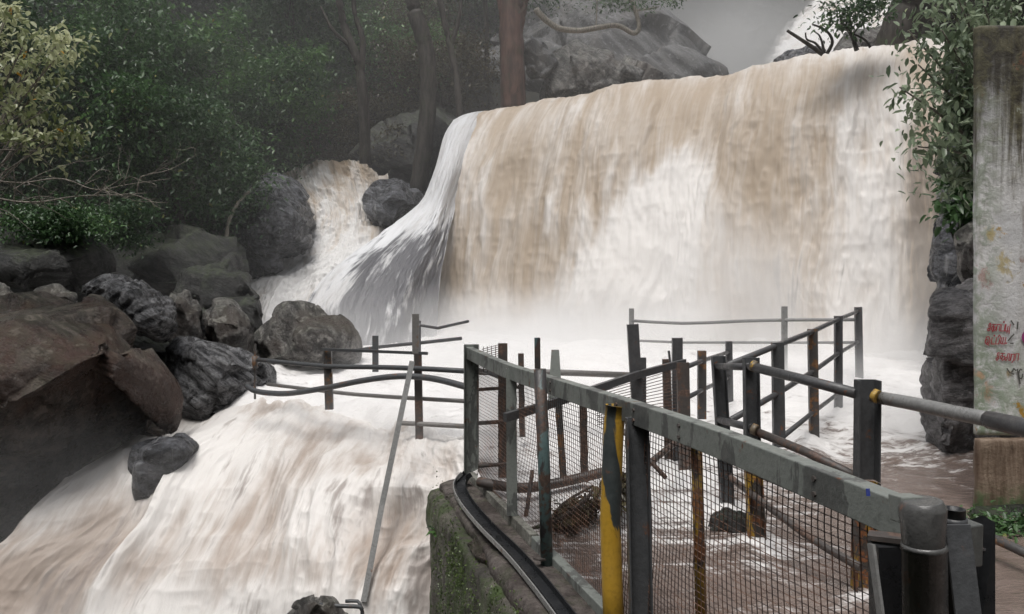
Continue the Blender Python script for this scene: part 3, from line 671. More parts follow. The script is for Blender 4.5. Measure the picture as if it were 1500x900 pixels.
def branch_tree(mb, p, d, L, r, depth, tips, rnd, wob=.35, split=(2, 3), upb=.15):
    pts = [p.copy()]; n = 6; dirn = d.normalized()
    for i in range(n):
        dirn = (dirn+Vector((rnd.gauss(0, wob), rnd.gauss(0, wob), rnd.gauss(0, wob)+upb))*.35).normalized()
        pts.append(pts[-1]+dirn*L/n)
    mb.tube(pts, r, 7 if depth > 1 else 5, scales=[1-.45*i/n for i in range(n+1)])
    if depth <= 0: tips.append(pts[-1]); tips.append(pts[n//2]); return
    for k in range(rnd.randint(*split)):
        q = pts[rnd.randint(n//2, n)]; nd = (dirn+Vector((rnd.gauss(0, .7), rnd.gauss(0, .7), rnd.gauss(.1, .5)))).normalized()
        branch_tree(mb, q, nd, L*rnd.uniform(.55, .8), r*.55, depth-1, tips, rnd, wob, split, upb)
def make_tree(seed, h, r, cnt, leafm, size=.13, label='', z0=.3):
    rnd = random.Random(seed); root = thing('tree', (0, 0, 0), label, 'tree')
    mb = MB(); tips = []
    branch_tree(mb, Vector((0, 0, 0)), Vector((rnd.uniform(-.2, .2), 0, 1)), h*.62, .13, 3, tips, rnd, .28)
    mb.build('trunk', M['bark'], root, True)
    g = np.random.default_rng(seed); cs = []
    for t in tips: cs.append(tuple(t))
    while len(cs) < 90:
        v = g.normal(0, 1, 3); v /= np.linalg.norm(v); q = v*np.array([r, r, h*.42])*g.uniform(.55, 1.05)+np.array([0, 0, h*(z0+.33)])
        if fbm(q[None]*.7, 2, seed)[0] > -.25: cs.append(tuple(q))
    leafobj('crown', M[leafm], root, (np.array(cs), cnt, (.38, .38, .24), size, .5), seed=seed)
    return root
def copy_tree(o):
    c = o.copy(); COL.objects.link(c)
    for ch in o.children:
        k = ch.copy(); COL.objects.link(k); k.parent = c
    return c
protos = [make_tree(11, 6.5, 2.3, 13000, 'leaf_dark', .16), make_tree(12, 5.2, 2.0, 12000, 'leaf_dark', .13), make_tree(13, 7.5, 2.1, 12000, 'leaf_mid', .15), make_tree(14, 4.2, 1.9, 9000, 'leaf_brown', .10)]
TR = [  # px, py of foot, depth, proto, scale, label
 (-60, 330, 17, 0, 1.0, 'dense dark tree at the far left, behind the pale leafed bush'),
 (70, 330, 20, 1, 1.15, 'dark round crowned tree just right of the pale leafed bush'),
 (150, 320, 17.5, 1, .9, 'low dark tree hanging over the mossy boulder at the left'),
 (215, 335, 21, 0, 1.0, 'broad dark tree above the bare tangled twigs'),
 (285, 330, 18.5, 1, .85, 'small dark tree leaning over the shaded rock mass'),
 (330, 290, 23, 2, .95, 'mid green tree rising above the domed boulder'),
 (360, 255, 22.5, 1, .75, 'small dark tree directly above the domed boulder'),
 (430, 240, 27, 0, 1.05, 'dark tree with a yellow leafed spray, left of the forked trunk'),
 (505, 215, 29, 2, 1.0, 'green tree behind the slim forked trunk'),
 (600, 165, 29, 3, 1.0, 'brownish bush on the bank left of the reddish trunk'),
 (545, 205, 25.5, 3, .8, 'olive brown bush hanging over the rounded boulder'),
 (470, 222, 26.6, 3, .55, 'small brown bush above the head of the side cascade'),
 (650, 120, 32, 2, 1.05, 'green tree behind the brown bush on the upper bank'),
 (720, 105, 34, 0, 1.1, 'shaded tree right behind the reddish trunk'),
 (20, 150, 27, 0, 1.3, 'tall dark tree high on the slope at the top left corner'),
 (130, 160, 28, 2, 1.2, 'tall green tree high on the slope above the bare twigs'),
 (240, 150, 29, 0, 1.3, 'tall dark tree on the upper slope, left of the centre of the forest'),
 (350, 140, 31, 1, 1.6, 'tall round crowned tree high above the domed boulder'),
 (450, 130, 33, 0, 1.3, 'tall dark tree at the top behind the forked trunk'),
 (560, 90, 36, 2, 1.3, 'tall green tree at the top behind the leaning twin trunks'),
 (60, 40, 38, 1, 2.0, 'farthest large tree at the top left'),
 (230, 30, 40, 0, 1.8, 'farthest large tree above the broad dark tree'),
 (400, 20, 42, 2, 1.8, 'farthest large green tree above the yellow leafed spray'),
 (580, 10, 44, 0, 1.8, 'farthest large dark tree above the brown bush'),
 (730, 0, 46, 1, 2.0, 'farthest tree at the top beside the reddish trunk'),
 (960, 10, 52, 0, 1.8, 'misty tree above the sloping slab at the top'),
 (1090, 20, 54, 1, 2.2, 'misty tree between the sloping slab and the upper waterfall'),
 (1030, -30, 60, 2, 2.2, 'hazy tree farthest up the misty gorge'),
 (860, -20, 50, 2, 1.8, 'misty tree behind the top of the sloping slab'),
]
used = {}
rnd = random.Random(5)
for i, (px_, py_, d, k, s, lab) in enumerate(TR):
    o = protos[k] if k not in used else copy_tree(protos[k]); used[k] = 1
    p = P(px_, py_, d); p.z = min(p.z, ground_z(p.x, p.y)+.3) if d < 45 else p.z
    p.z = max(p.z, P(0, py_, d).z-1.5)
    o.location = p; o.rotation_euler = (0, 0, rnd.uniform(0, 6.28)); o.scale = (s, s, s*rnd.uniform(.9, 1.1)); o['label'] = lab; o['group'] = 'trees on the slopes round the falls'

# bare trunks
def trunk_thing(name, label, paths, m, crown=None, cat='tree', n=8):
    base = P(*paths[0][0][0]) if not isinstance(paths[0][0][0], Vector) else paths[0][0][0]
    root = thing(name, base, label, cat)
    mb = MB()
    for pts, r0, r1 in paths:
        q = spline([P(*p) for p in pts], 6)
        jit = [Vector((random.gauss(0, r0*.035), random.gauss(0, r0*.035), 0)) for _ in q]
        mb.tube([a+b for a, b in zip(q, jit)], 1.0, n, scales=[r0+(r1-r0)*i/(len(q)-1) for i in range(len(q))])
    mb.build('trunk', m, root, True)
    if crown:
        o = leafobj('crown', crown[0], None, crown[1], seed=crown[2]); o.parent = root; o.matrix_parent_inverse = Matrix.Translation(-Vector(root.location))
    return root
trunk_thing('tree', 'thick straight reddish brown trunk beside the pale block', [([(752, 160, 24.6), (751, 100, 24.5), (749, 40, 24.5), (747, -40, 24.5), (745, -90, 24.5)], .42, .36), ([(757, 60, 24.5), (768, 10, 24.4), (778, -50, 24.3)], .14, .09), ([(742, 60, 24.5), (733, 10, 24.4), (722, -50, 24.3)], .1, .07)], M['bark_red'],
   (M['leaf_dark'], (np.array([tuple(P(745+random.uniform(-60, 80), -70+random.uniform(-40, 20), 24.4)) for _ in range(12)]), 1500, (.5, .5, .3), .12, .5), 3))
trunk_thing('tree', 'slim forked dark trunk in the middle of the forest', [([(535, 240, 21.7), (532, 150, 21.5), (524, 90, 21.5), (508, 50, 21.5), (498, 10, 21.5), (492, -40, 21.5)], .17, .09), ([(529, 110, 21.5), (531, 60, 21.5), (520, 20, 21.5), (514, -40, 21.5)], .1, .06), ([(516, 70, 21.5), (488, 45, 21.3), (470, 10, 21.3)], .07, .03)], M['bark'])
trunk_thing('tree', 'leaning dark trunk left of the reddish one', [([(622, 60, 22.5), (608, 20, 22.5), (596, -40, 22.5)], .24, .2), ([(608, 18, 22.5), (621, 60, 22.5), (627, 110, 22.5), (624, 190, 22.6), (612, 280, 22.7)], .24, .26)], M['bark'])
trunk_thing('tree', 'thin dark trunk between the leaning trunk and the reddish one', [([(675, 190, 23), (668, 110, 23), (655, 50, 23), (645, 0, 23), (640, -40, 23)], .11, .09), ([(660, 70, 23), (672, 30, 23), (678, -30, 23)], .07, .05)], M['bark'])
trunk_thing('tree', 'thin upright trunk close to the left of the reddish one', [([(712, 120, 25.5), (713, 50, 25.5), (708, -40, 25.5)], .09, .07)], M['bark'])
trunk_thing('tree', 'massive dark slanting trunk above the right end of the fall', [([(1305, 78, 17.0), (1322, 36, 16.9), (1342, -6, 16.8), (1365, -60, 16.7)], .40, .48)], M['bark'], n=12)
# twisted bare limb reaching from the left over the slab
trunk_thing('branch', 'twisted pale grey limb snaking across the sloping slab', [([(785, 14, 23), (800, 30, 23), (820, 42, 23), (850, 45, 23), (880, 40, 23), (905, 38, 23), (928, 49, 23), (936, 40, 23), (932, 20, 23), (925, 0, 23), (915, -40, 23)], .10, .06), ([(930, 16, 23), (945, 14, 23), (965, 10, 23)], .04, .02), ([(873, 40, 23), (874, 20, 23), (875, -20, 23)], .02, .02)], M['twig'], cat='branch',
   crown=(M['leaf_dark'], (np.array([tuple(P(x, y, 23)) for x, y in ((790, 5), (805, 10), (900, 6), (920, 2), (890, -4), (950, 4), (985, 2), (870, 0), (930, 8))]), 900, (.28, .3, .12), .10, .45), 9))
# bare branches against the upper water
trunk_thing('branch', 'bare forked dark branches on the river lip, against the upper waterfall', [([(1205, 80, 15.6), (1185, 66, 15.6), (1170, 56, 15.6), (1153, 45, 15.6)], .05, .03), ([(1205, 78, 15.6), (1195, 64, 15.6), (1182, 58, 15.6), (1180, 48, 15.6)], .03, .015), ([(1208, 78, 15.6), (1204, 62, 15.6), (1200, 52, 15.6), (1195, 48, 15.6)], .03, .012),
   ([(1212, 78, 15.6), (1219, 64, 15.6), (1216, 52, 15.6), (1205, 42, 15.6), (1190, 36, 15.6)], .04, .018), ([(1255, 74, 15.6), (1250, 58, 15.6), (1243, 44, 15.6), (1232, 30, 15.6), (1238, 14, 15.6)], .05, .025), ([(1275, 70, 15.6), (1266, 58, 15.6), (1250, 50, 15.6)], .03, .02), ([(1248, 52, 15.6), (1256, 42, 15.6), (1262, 30, 15.6)], .02, .01)], M['bark'], cat='branch',
   crown=(M['leaf_dark'], (np.array([tuple(P(x, y, 15.4)) for x, y in ((1230, 12), (1245, 20), (1262, 8), (1280, 2), (1222, 30), (1240, 36), (1258, 30), (1215, 8), (1290, 12), (1270, 22), (1300, 0))]), 1300, (.22, .25, .11), .10, .42), 10))

# pale leafed bush at left
cs = [P(x, y, 9+random.uniform(-.5, .5)) for x, y in ((-20, 50), (10, 60), (40, 55), (70, 60), (95, 55), (118, 60), (10, 95), (40, 90), (70, 90), (88, 78), (-10, 130), (30, 125), (60, 130), (85, 125), (0, 165), (40, 165), (70, 160), (98, 185), (20, 200), (55, 195), (85, 205), (5, 30), (15, 12), (62, 222), (104, 192), (-30, 100), (-30, 180), (-40, 40))]
root = thing('bush', P(-60, 330, 9.4), 'pale yellow green leafed bush reaching in from the left edge', 'bush')
mb = MB(); rb = P(-60, 330, 9.4)
for c in cs:
    m1 = (rb+c)/2+Vector((random.gauss(-.1, .15), random.gauss(0, .15), random.gauss(.15, .1)))
    mb.tube(spline([rb, m1, c], 5), .012, 5, scales=[1.6-1.1*i/10 for i in range(11)])
mb.build('stem', M['twig'], root, True)
o = leafobj('foliage', M['leaf_light'], None, (np.array([tuple(c) for c in cs]), 1500, (.10, .14, .08), .085, .5), seed=21, droop=.5); o.parent = root; o.matrix_parent_inverse = Matrix.Translation(-rb)

# bare tangled twigs
root = thing('dead_branch', P(-40, 300, 8.6), 'tangle of pale bare twigs above the mossy boulder at the left', 'branch')
mb = MB(); rt = random.Random(4)
def twig(pts, r0): 
    q = spline([P(*p) for p in pts], 6); mb.tube(q, r0, 5, scales=[1-.75*i/(len(q)-1) for i in range(len(q))]); return q
def fork(q, n, L, r):
    for _ in range(n):
        i = rt.randint(2, len(q)-2); t = (q[i]-q[i-1]).normalized(); d = (t+Vector((rt.gauss(0, .5), rt.gauss(0, .5), rt.gauss(.1, .6)))).normalized()
        a = q[i]; pts = [a]
        for k in range(3): d = (d+Vector((rt.gauss(0, .3), rt.gauss(0, .3), rt.gauss(0, .35)))).normalized(); pts.append(pts[-1]+d*L/3*rt.uniform(.7, 1.3))
        s = spline(pts, 4); mb.tube(s, r, 4, scales=[1-.7*k/(len(s)-1) for k in range(len(s))])
        if L > .25: fork(s, 2, L*.55, r*.6)
for pts, r0, nf in (([(-30, 285, 8.6), (20, 295, 8.6), (60, 296, 8.6), (110, 288, 8.6), (160, 286, 8.6), (215, 283, 8.7)], .014, 9), ([(-30, 262, 8.6), (30, 268, 8.6), (90, 262, 8.5), (140, 278, 8.5), (190, 270, 8.6), (250, 262, 8.7)], .011, 8),
                    ([(200, 283, 8.7), (205, 262, 8.7), (214, 257, 8.7), (250, 248, 8.8), (290, 226, 8.9)], .009, 3), ([(-30, 300, 8.5), (10, 310, 8.5), (48, 340, 8.5)], .008, 2), ([(20, 278, 8.4), (60, 255, 8.4), (92, 244, 8.4)], .008, 3), ([(130, 290, 8.6), (165, 270, 8.6), (182, 258, 8.6)], .007, 3)):
    fork(twig(pts, r0), nf, .45, r0*.5)
o = mb.build('twigs', M['twig'], root, True)
# root hanging between shaded rocks
trunk_thing('root', 'pale thin root curling down beside the domed boulder', [([(370, 276, 18.6), (350, 296, 18.4), (335, 325, 18.2), (331, 360, 18)], .03, .05)], M['twig'], cat='root')

# leafy undergrowth by the mossy boulder (left) and along the rocks
def bush(label, centers, n, spread, size, m, base, seed, group=None, name='bush', stems=True):
    root = thing(name, base, label, 'bush' if name == 'bush' else name.replace('_', ' '), group)
    if stems:
        mb = MB()
        for c in centers:
            m1 = (base+c)/2+Vector((random.gauss(0, .1), random.gauss(0, .1), .1))
            mb.tube(spline([base, m1, c], 4), .012, 5, scales=[1.5-.12*i for i in range(9)])
        mb.build('stem', M['bark'], root, True)
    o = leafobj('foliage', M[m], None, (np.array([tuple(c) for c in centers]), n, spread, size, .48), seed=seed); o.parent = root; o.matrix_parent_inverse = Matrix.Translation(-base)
    return root
rn = random.Random(3)
bush('low glossy dark bush directly above the mossy boulder', [P(rn.uniform(0, 140), rn.uniform(310, 345), 12.6) for _ in range(16)], 4500, (.2, .25, .13), .07, 'leaf_dark', P(60, 345, 13), 31)
bush('leafy bush hanging over the black shaded rock mass', [P(rn.uniform(130, 210), rn.uniform(300, 350), 15) for _ in range(12)], 3500, (.22, .3, .15), .08, 'leaf_dark', P(170, 350, 15.5), 32)
bush('small green bush lit among the dark trees, left of the forked trunk', [P(rn.uniform(365, 450), rn.uniform(95, 160), 22.5) for _ in range(14)], 3000, (.35, .4, .2), .12, 'leaf_mid', P(410, 185, 23), 33)
bush('bright green spray of leaves in the middle of the dark forest at the left', [P(rn.uniform(160, 225), rn.uniform(125, 170), 16.5) for _ in range(9)], 1500, (.22, .3, .15), .1, 'leaf_mid', P(190, 200, 17), 34)
bush('twiggy brown shrub drooping beside the head of the side cascade', [P(rn.uniform(545, 610), rn.uniform(190, 250), 24) for _ in range(12)], 2200, (.28, .3, .18), .09, 'leaf_brown', P(585, 225, 24.4), 35)
bush('brown undergrowth on the bank left of the thin upright trunk', [P(rn.uniform(560, 730), rn.uniform(60, 150), 25.4) for _ in range(24)], 5000, (.4, .4, .25), .11, 'leaf_brown', P(650, 160, 25.6), 36)
bush('green shrub on the slope behind the slim forked trunk', [P(rn.uniform(535, 640), rn.uniform(40, 110), 27) for _ in range(14)], 3200, (.45, .4, .3), .12, 'leaf_mid', P(590, 140, 27.4), 37)
# right-hand shrub with large leaves
def big_shrub():
    r = random.Random(8); cs = []
    base = P(1440, 330, 6.9); root = thing('bush', base, 'large leafed green shrub spilling over the left edge of the painted wall', 'bush')
    mb = MB(); tips = []
    ends = [(1318, 128), (1345, 95), (1330, 45), (1360, 20), (1390, 5), (1420, 30), (1400, 70), (1380, 110), (1350, 150), (1345, 215), (1370, 190), (1410, 160), (1395, 230), (1375, 255), (1415, 210), (1425, 110), (1400, -10), (1440, 0), (1470, -8), (1480, 8), (1400, -30), (1420, 260), (1395, 140), (1380, 45)]
    for x, y in ends:
        e = P(x, y, 6.6+r.uniform(-.5, .3)); m1 = base.lerp(e, .5)+Vector((.15, 0, .25)); q = spline([base+Vector((0, 0, r.uniform(0, .6))), m1, e], 6)
        mb.tube(q, .012, 5, scales=[1.7-1.2*i/(len(q)-1) for i in range(len(q))])
        for k in range(5, len(q)): tips.append(q[k]+Vector((r.gauss(0, .03),)*3))
    mb.build('stem', M['twig'], root, True)
    o = leafobj('foliage', M['leaf_big'], None, (np.array([tuple(t) for t in tips]), 3800, (.10, .13, .09), .08, .44), seed=44, droop=.55); o.parent = root; o.matrix_parent_inverse = Matrix.Translation(-base)
big_shrub()
bush('dark leaves in the gap between the fall and the painted wall', [P(rn.uniform(1395, 1440), rn.uniform(240, 320), 8.4) for _ in range(10)], 700, (.1, .12, .1), .11, 'leaf_dark', P(1420, 400, 8.6), 45)
bush('low ferny plants at the foot of the painted wall', [P(rn.uniform(1445, 1540), rn.uniform(762, 790), 5.0) for _ in range(14)], 1500, (.08, .1, .03), .045, 'leaf_dark', P(1490, 790, 5.0), 46, stems=False)

# ------------------------------------------------------------------ painted wall
def box(mb, x0, x1, y0, y1, z0, z1):
    b = len(mb.v)
    for z in (z0, z1):
        for x, y in ((x0, y0), (x1, y0), (x1, y1), (x0, y1)): mb.v.append(Vector((x, y, z)))
    mb.f += [(b, b+1, b+2, b+3)[::-1], (b+4, b+5, b+6, b+7), (b, b+1, b+5, b+4), (b+1, b+2, b+6, b+5), (b+2, b+3, b+7, b+6), (b+3, b, b+4, b+7)]
WY = 5.4; wx0 = (1431-750)/F*WY
root = thing('wall', (wx0, WY, 0), 'tall peeling painted wall with red Tamil words at the right edge', 'wall')
def rough_slab(name, x0, x1, y0, y1, z0, z1, m, parent, amp=.012, seed=0):
    bm = bmesh.new(); bmesh.ops.create_cube(bm, size=1)
    for v in bm.verts: v.co = Vector((x0+(v.co.x+.5)*(x1-x0), y0+(v.co.y+.5)*(y1-y0), z0+(v.co.z+.5)*(z1-z0)))
    bmesh.ops.bevel(bm, geom=bm.edges[:], offset=.015, segments=2, affect='EDGES')
    me = bpy.data.meshes.new(name); bm.to_mesh(me); bm.free()
    o = bpy.data.objects.new('t', me); COL.objects.link(o); md = o.modifiers.new('r', 'REMESH'); md.mode = 'VOXEL'; md.voxel_size = .028
    dg = bpy.context.evaluated_depsgraph_get(); dg.update(); me2 = bpy.data.meshes.new_from_object(o.evaluated_get(dg)); bpy.data.objects.remove(o)
    n = len(me2.vertices); co = np.empty(n*3); me2.vertices.foreach_get('co', co); co = co.reshape(-1, 3); no = np.empty(n*3); me2.vertices.foreach_get('normal', no); no = no.reshape(-1, 3)
    co += no*(amp*fbm(co*6, 4, seed))[:, None]+no*(amp*.8*fbm(co*1.5, 3, seed+4))[:, None]
    me2.vertices.foreach_set('co', co.astype(np.float32).ravel()); me2.update(); me2.name = name; me2.materials.clear()
    return link(name, me2, m, parent, smooth=True)
rough_slab('wall_panel', wx0, 5.6, WY, WY+.07, .55, 3.52, M['wall'], root, .006, 3)
rough_slab('wall_foot', wx0-.005, 5.6, WY-.03, WY+.07, 0.0, .545, M['wall_low'], root, .012, 5)
# red hand painted words, each stroke a flat brush mark on the wall
def stroke(mb, pts, w=.012):
    y = WY-.008
    q = [Vector(((x-750)/F*WY, y, EYE-(v-HY)/F*WY)) for x, v in pts]
    for a, b in zip(q[:-1], q[1:]):
        t = (b-a); L = t.length; 
        if L < 1e-5: continue
        t /= L; s = Vector((t.z, 0, -t.x))*w*.5; a2 = a-t*w*.3; b2 = b+t*w*.3
        k = len(mb.v); mb.v += [a2-s, b2-s, b2+s, a2+s]; mb.f.append((k, k+1, k+2, k+3))
        y -= .0003
        for v in mb.v[k:]: v.y = y
def glyphs(lines, name, m, w):
    mb = MB()
    for pts in lines: stroke(mb, pts, w)
    return mb.build(name, m, root)
def arc(cx, cy, rx, ry, a0, a1, n=8): return [(cx+rx*math.cos(math.radians(a0+(a1-a0)*k/n)), cy+ry*math.sin(math.radians(a0+(a1-a0)*k/n))) for k in range(n+1)]
def ee(x, y, h):     # Tamil sign long e
    return [arc(x+2.2, y-h*.18, 1.8, h*.17, 0, 360, 8), [(x+3.8, y-h*.2), (x+4.2, y-h*.62), (x+3.4, y-h*.95), (x+1.6, y-h*.9), (x+1.2, y-h*.62), (x+2.4, y-h*.5)]]
def tha(x, y, h):    # letter tha
    return [[(x, y-h*.8), (x+6.5, y-h*.8)], arc(x+2.4, y-h*.35, 2.0, h*.28, 0, 360, 8), [(x+3.2, y-h*.8), (x+3.2, y-h*.3), (x+5.2, y-h*.05), (x+7, y-h*.2), (x+6.6, y-h*.5)], [(x+4, y-h*.02), (x+2.5, y+h*.12)]]
def aa(x, y, h): return [[(x, y), (x, y-h*.8), (x+4.4, y-h*.8), (x+4.4, y)]]
def pa(x, y, h): return [[(x, y-h*.8), (x, y), (x+5, y), (x+5, y-h*.8)]]
def dot(x, y): return [arc(x, y, .7, .8, 0, 360, 5)]
def pu(x, y, h): return [[(x, y-h*.8), (x, y), (x+6, y), (x+6, y-h*.8)], [(x+3.2, y-h*.6), (x+3.2, y+h*.25)], [(x+6, y), (x+6.6, y+h*.3)]]
def oo(x, y, h): return [arc(x+2.2, y-h*.3, 2, h*.25, 0, 360, 8), [(x+.4, y-h*.4), (x+1, y-h*.85), (x+4.5, y-h*.9), (x+6.8, y-h*.5), (x+6, y-h*.05), (x+4.4, y-h*.1)], [(x+2.2, y), (x+7, y+h*.15)]]
def tta(x, y, h): return [[(x, y-h*.8), (x, y), (x+5, y)]]
def tti(x, y, h): return [[(x, y-h*.8), (x, y), (x+4.5, y)], [(x+4.5, y), (x+5.5, y-h*.9), (x+3, y-h*1.1), (x+1.8, y-h*.8)]]
def ya(x, y, h): return [[(x+.5, y-h*.8), (x, y-h*.1), (x+2, y), (x+3, y-h*.2), (x+3, y-h*.8)], [(x+3, y), (x+6.5, y), (x+6.5, y-h*.8)]]
def ka(x, y, h): return [[(x, y-h*.85), (x+6.5, y-h*.85)], [(x+3.2, y-h*.85), (x+3.2, y-h*.1)], arc(x+1.9, y-h*.42, 1.6, h*.2, 0, 360, 8), [(x+3.2, y-h*.5), (x+6.4, y-h*.5), (x+6.6, y-h*.1), (x+4, y)]]
def ra(x, y, h): return [[(x, y), (x, y-h*.75), (x+4, y-h*.75), (x+4, y)], [(x+4, y), (x+2.4, y+h*.28)]]
def lla(x, y, h): return [arc(x+1.8, y-h*.2, 1.6, h*.2, 0, 360, 8), [(x+3.2, y-h*.2), (x+3.2, y-h*.8), (x+6, y-h*.8), (x+6, y), (x+8, y), (x+8, y-h*.8)]]
red = []
h = 12
for f, x in ((ee, 1440), (tha, 1445.5), (aa, 1453.5), (pa, 1460), (pu, 1466.5)): red += f(x, 485, h)
red += dot(1462.5, 472)
for f, x in ((oo, 1440), (tta, 1449.5), (tti, 1456), (ya, 1463)): red += f(x, 504, h)
red += dot(1452, 492)+dot(1471.5, 503)
for f, x in ((ee, 1460), (ka, 1466), (lla, 1473.5), (ra, 1482.5), (aa, 1488.5)): red += f(x, 528, h)
red = [[(x+(y-505)*-.18+1, y) for x, y in s] for s in red]
glyphs(red, 'painted_words', M['red_paint'], .0062)
dk = [[(1476, 499), (1480, 494), (1484, 490)], [(1479, 503), (1483, 503)], arc(1494, 548, 3, 7, 0, 300), [(1489, 541), (1492, 556), (1493, 562)], [(1474, 540), (1478, 546), (1484, 548)], [(1481, 545), (1484, 540), (1487, 543)], [(1480, 470), (1484, 476)], [(1490, 472), (1489, 482)]]
glyphs(dk, 'faded_words', M['dark_paint'], .010)
glyphs([arc(1506, 494, 8, 8, 20, 340, 14), [(1514, 490), (1530, 490)], [(1520, 482), (1520, 502)]], 'purple_words', M['purple_paint'], .028)
root['label'] = 'tall peeling painted wall with red hand painted words at the right edge'

# ------------------------------------------------------------------ platform
FD = Vector((-.309, 1, 0)).normalized()     # fence direction, away
FN = Vector((1, .309, 0)).normalized()      # towards the pool
def FP(Y, z, off=0.): return Vector((-.34+.309*(6.3-Y), Y, z))+FN*off
def FY(px): return 1.607/((px-750)/F+.309)
root = thing('platform', FP(4, -1), 'mossy concrete platform under the wire mesh fence', 'platform')
def prism(name, poly, z0, z1, m, parent, vox=.03, amp=.02, seed=0):
    pts = []
    bm = bmesh.new(); lo = [bm.verts.new((x, y, z0)) for x, y in poly]; hi = [bm.verts.new((x, y, z1)) for x, y in poly]; n = len(poly)
    bm.faces.new(lo[::-1]); bm.faces.new(hi)
    for i in range(n): bm.faces.new((lo[i], lo[(i+1) % n], hi[(i+1) % n], hi[i]))
    bmesh.ops.recalc_face_normals(bm, faces=bm.faces)
    me = bpy.data.meshes.new(name); bm.to_mesh(me); bm.free()
    o = bpy.data.objects.new('t', me); COL.objects.link(o); md = o.modifiers.new('r', 'REMESH'); md.mode = 'VOXEL'; md.voxel_size = vox
    s = o.modifiers.new('s', 'SMOOTH'); s.iterations = 2
    dg = bpy.context.evaluated_depsgraph_get(); dg.update(); me2 = bpy.data.meshes.new_from_object(o.evaluated_get(dg)); bpy.data.objects.remove(o)
    n = len(me2.vertices); co = np.empty(n*3); me2.vertices.foreach_get('co', co); co = co.reshape(-1, 3); no = np.empty(n*3); me2.vertices.foreach_get('normal', no); no = no.reshape(-1, 3)
    co += no*(amp*fbm(co*4, 5, seed, .6))[:, None]+no*(amp*1.3*fbm(co*1.2, 3, seed+4, .5, True))[:, None]
    me2.vertices.foreach_set('co', co.astype(np.float32).ravel()); me2.update(); me2.name = name; me2.materials.clear()
    return link(name, me2, m, parent, smooth=True)
def xy(v): return (v.x, v.y)
prism('wall_block', [xy(FP(6.35, 0, -.33)), xy(FP(6.5, 0, .02)), xy(FP(.8, 0, .05)), xy(FP(.8, 0, -.42)), xy(FP(3.4, 0, -.42)), xy(FP(5.0, 0, -.40))], -3.2, -.08, M['conc_moss'], root, .035, .035, 3)
prism('slab', [xy(FP(6.3, 0, -.27)), xy(FP(6.42, 0, .03)), xy(FP(.8, 0, .03)), xy(FP(.8, 0, -.34)), xy(FP(4.1, 0, -.33)), xy(FP(5.1, 0, -.30))], -.09, -.005, M['conc_wet'], root, .02, .022, 6)
# moss and small plants on its side
r = np.random.default_rng(77); cs = []
for _ in range(170):
    Y = r.uniform(3.2, 6.1); z = -.14-abs(r.normal(0, .6)); cs.append(tuple(FP(Y, z, np.interp(Y, [3.4, 5, 6.35], [-.43, -.405, -.335]))))
o = leafobj('moss', leaf_mat('moss green', (.025, .04, .012), (.11, .16, .045), None, .3), None, (np.array(cs), 16000, (.012, .09, .11), .013, .7), seed=5, droop=.6); tag(o, 'green moss and tiny plants covering the side of the concrete platform', 'moss', kind='stuff')
def small_plant(label, base, n, size, m, seed):
    rr = random.Random(seed); root = thing('plant', base, label, 'plant', None); mb = MB(); V_, F_, T_ = [], [], []
    for k in range(n):
        a = rr.uniform(0, 6.28); tip = base+Vector((math.cos(a)*size*1.1, math.sin(a)*size*1.1, rr.uniform(.2, 1.2)*size)); 
        mb.tube(spline([base, base.lerp(tip, .5)+Vector((0, 0, .02)), tip], 3), .0025, 4)
    mb.build('stem', M['leaf_mid'], root, True)
    V_, F_, T_ = [], [], []
    for k in range(n):
        a = rr.uniform(0, 6.28); d = Vector((math.cos(a), math.sin(a)-.4, rr.uniform(-.4, .5))).normalized(); s = d.cross(Vector((0, 0, 1))).normalized(); p0 = base+d*size*.3; w = size*.32; b = len(V_)
        for t, ww in ((0, .1), (.25, .8), (.5, 1), (.75, .7), (1, .05)):
            c = p0+d*size*t-Vector((0, 0, 1))*size*.35*t*t
            V_ += [c-s*w*ww, c-Vector((0, 0, .08*size*ww)), c+s*w*ww]; T_ += [.6, .45, .6]
        for i in range(4):
            for j in (0, 1): F_.append((b+i*3+j, b+i*3+j+1, b+i*3+j+4, b+i*3+j+3))
    me = fastmesh('leaf', V_, F_); fattr(me, 'tint', T_); o = link('leaves', me, M[m], root, smooth=True)
small_plant('small plant with a broad pale leaf growing out of the platform side', FP(4.3, -.35, -.44), 4, .09, 'leaf_big', 3)
small_plant('bright green fern tuft near the upper corner of the platform side', FP(5.9, -.25, -.40), 9, .055, 'leaf_mid', 4)
small_plant('leafy sprig at the bottom of the platform side', FP(4.9, -.75, -.44), 8, .07, 'leaf_mid', 6)

# ------------------------------------------------------------------ wire mesh fence
fence = thing('mesh_fence', FP(4, 0), 'long wire mesh fence with a grey green steel top rail running towards the camera', 'fence')
# curved top rail, a channel with a flat top
ry = [6.36, 6.0, 5.3, 4.5, 3.6, 2.8, 2.2, 1.74]
zt = [1.115, 1.105, 1.09, 1.10, 1.115, 1.12, 1.105, 1.09]
top = spline([FP(y, z-.05, .0) for y, z in zip(ry, zt)], 8)
MB().sweep(top, chan(.062, .098, .006, 1)[::-1] if False else [(-.031, -.05), (.031, -.05), (.031, .05), (-.031, .05)]).build('top_rail', M['steel_green'], fence, bevel=.004)
MB().sweep([FP(6.3, .03), FP(4.8, .03), FP(4.75, .028)], rect(.055, .08)).build('bottom_rail', M['kerb'], fence, bevel=.006)
MB().sweep([FP(4.72, .025), FP(3.2, .02), FP(1.7, .02)], rect(.06, .085)).build('bottom_rail', M['steel_green'], fence, bevel=.006)
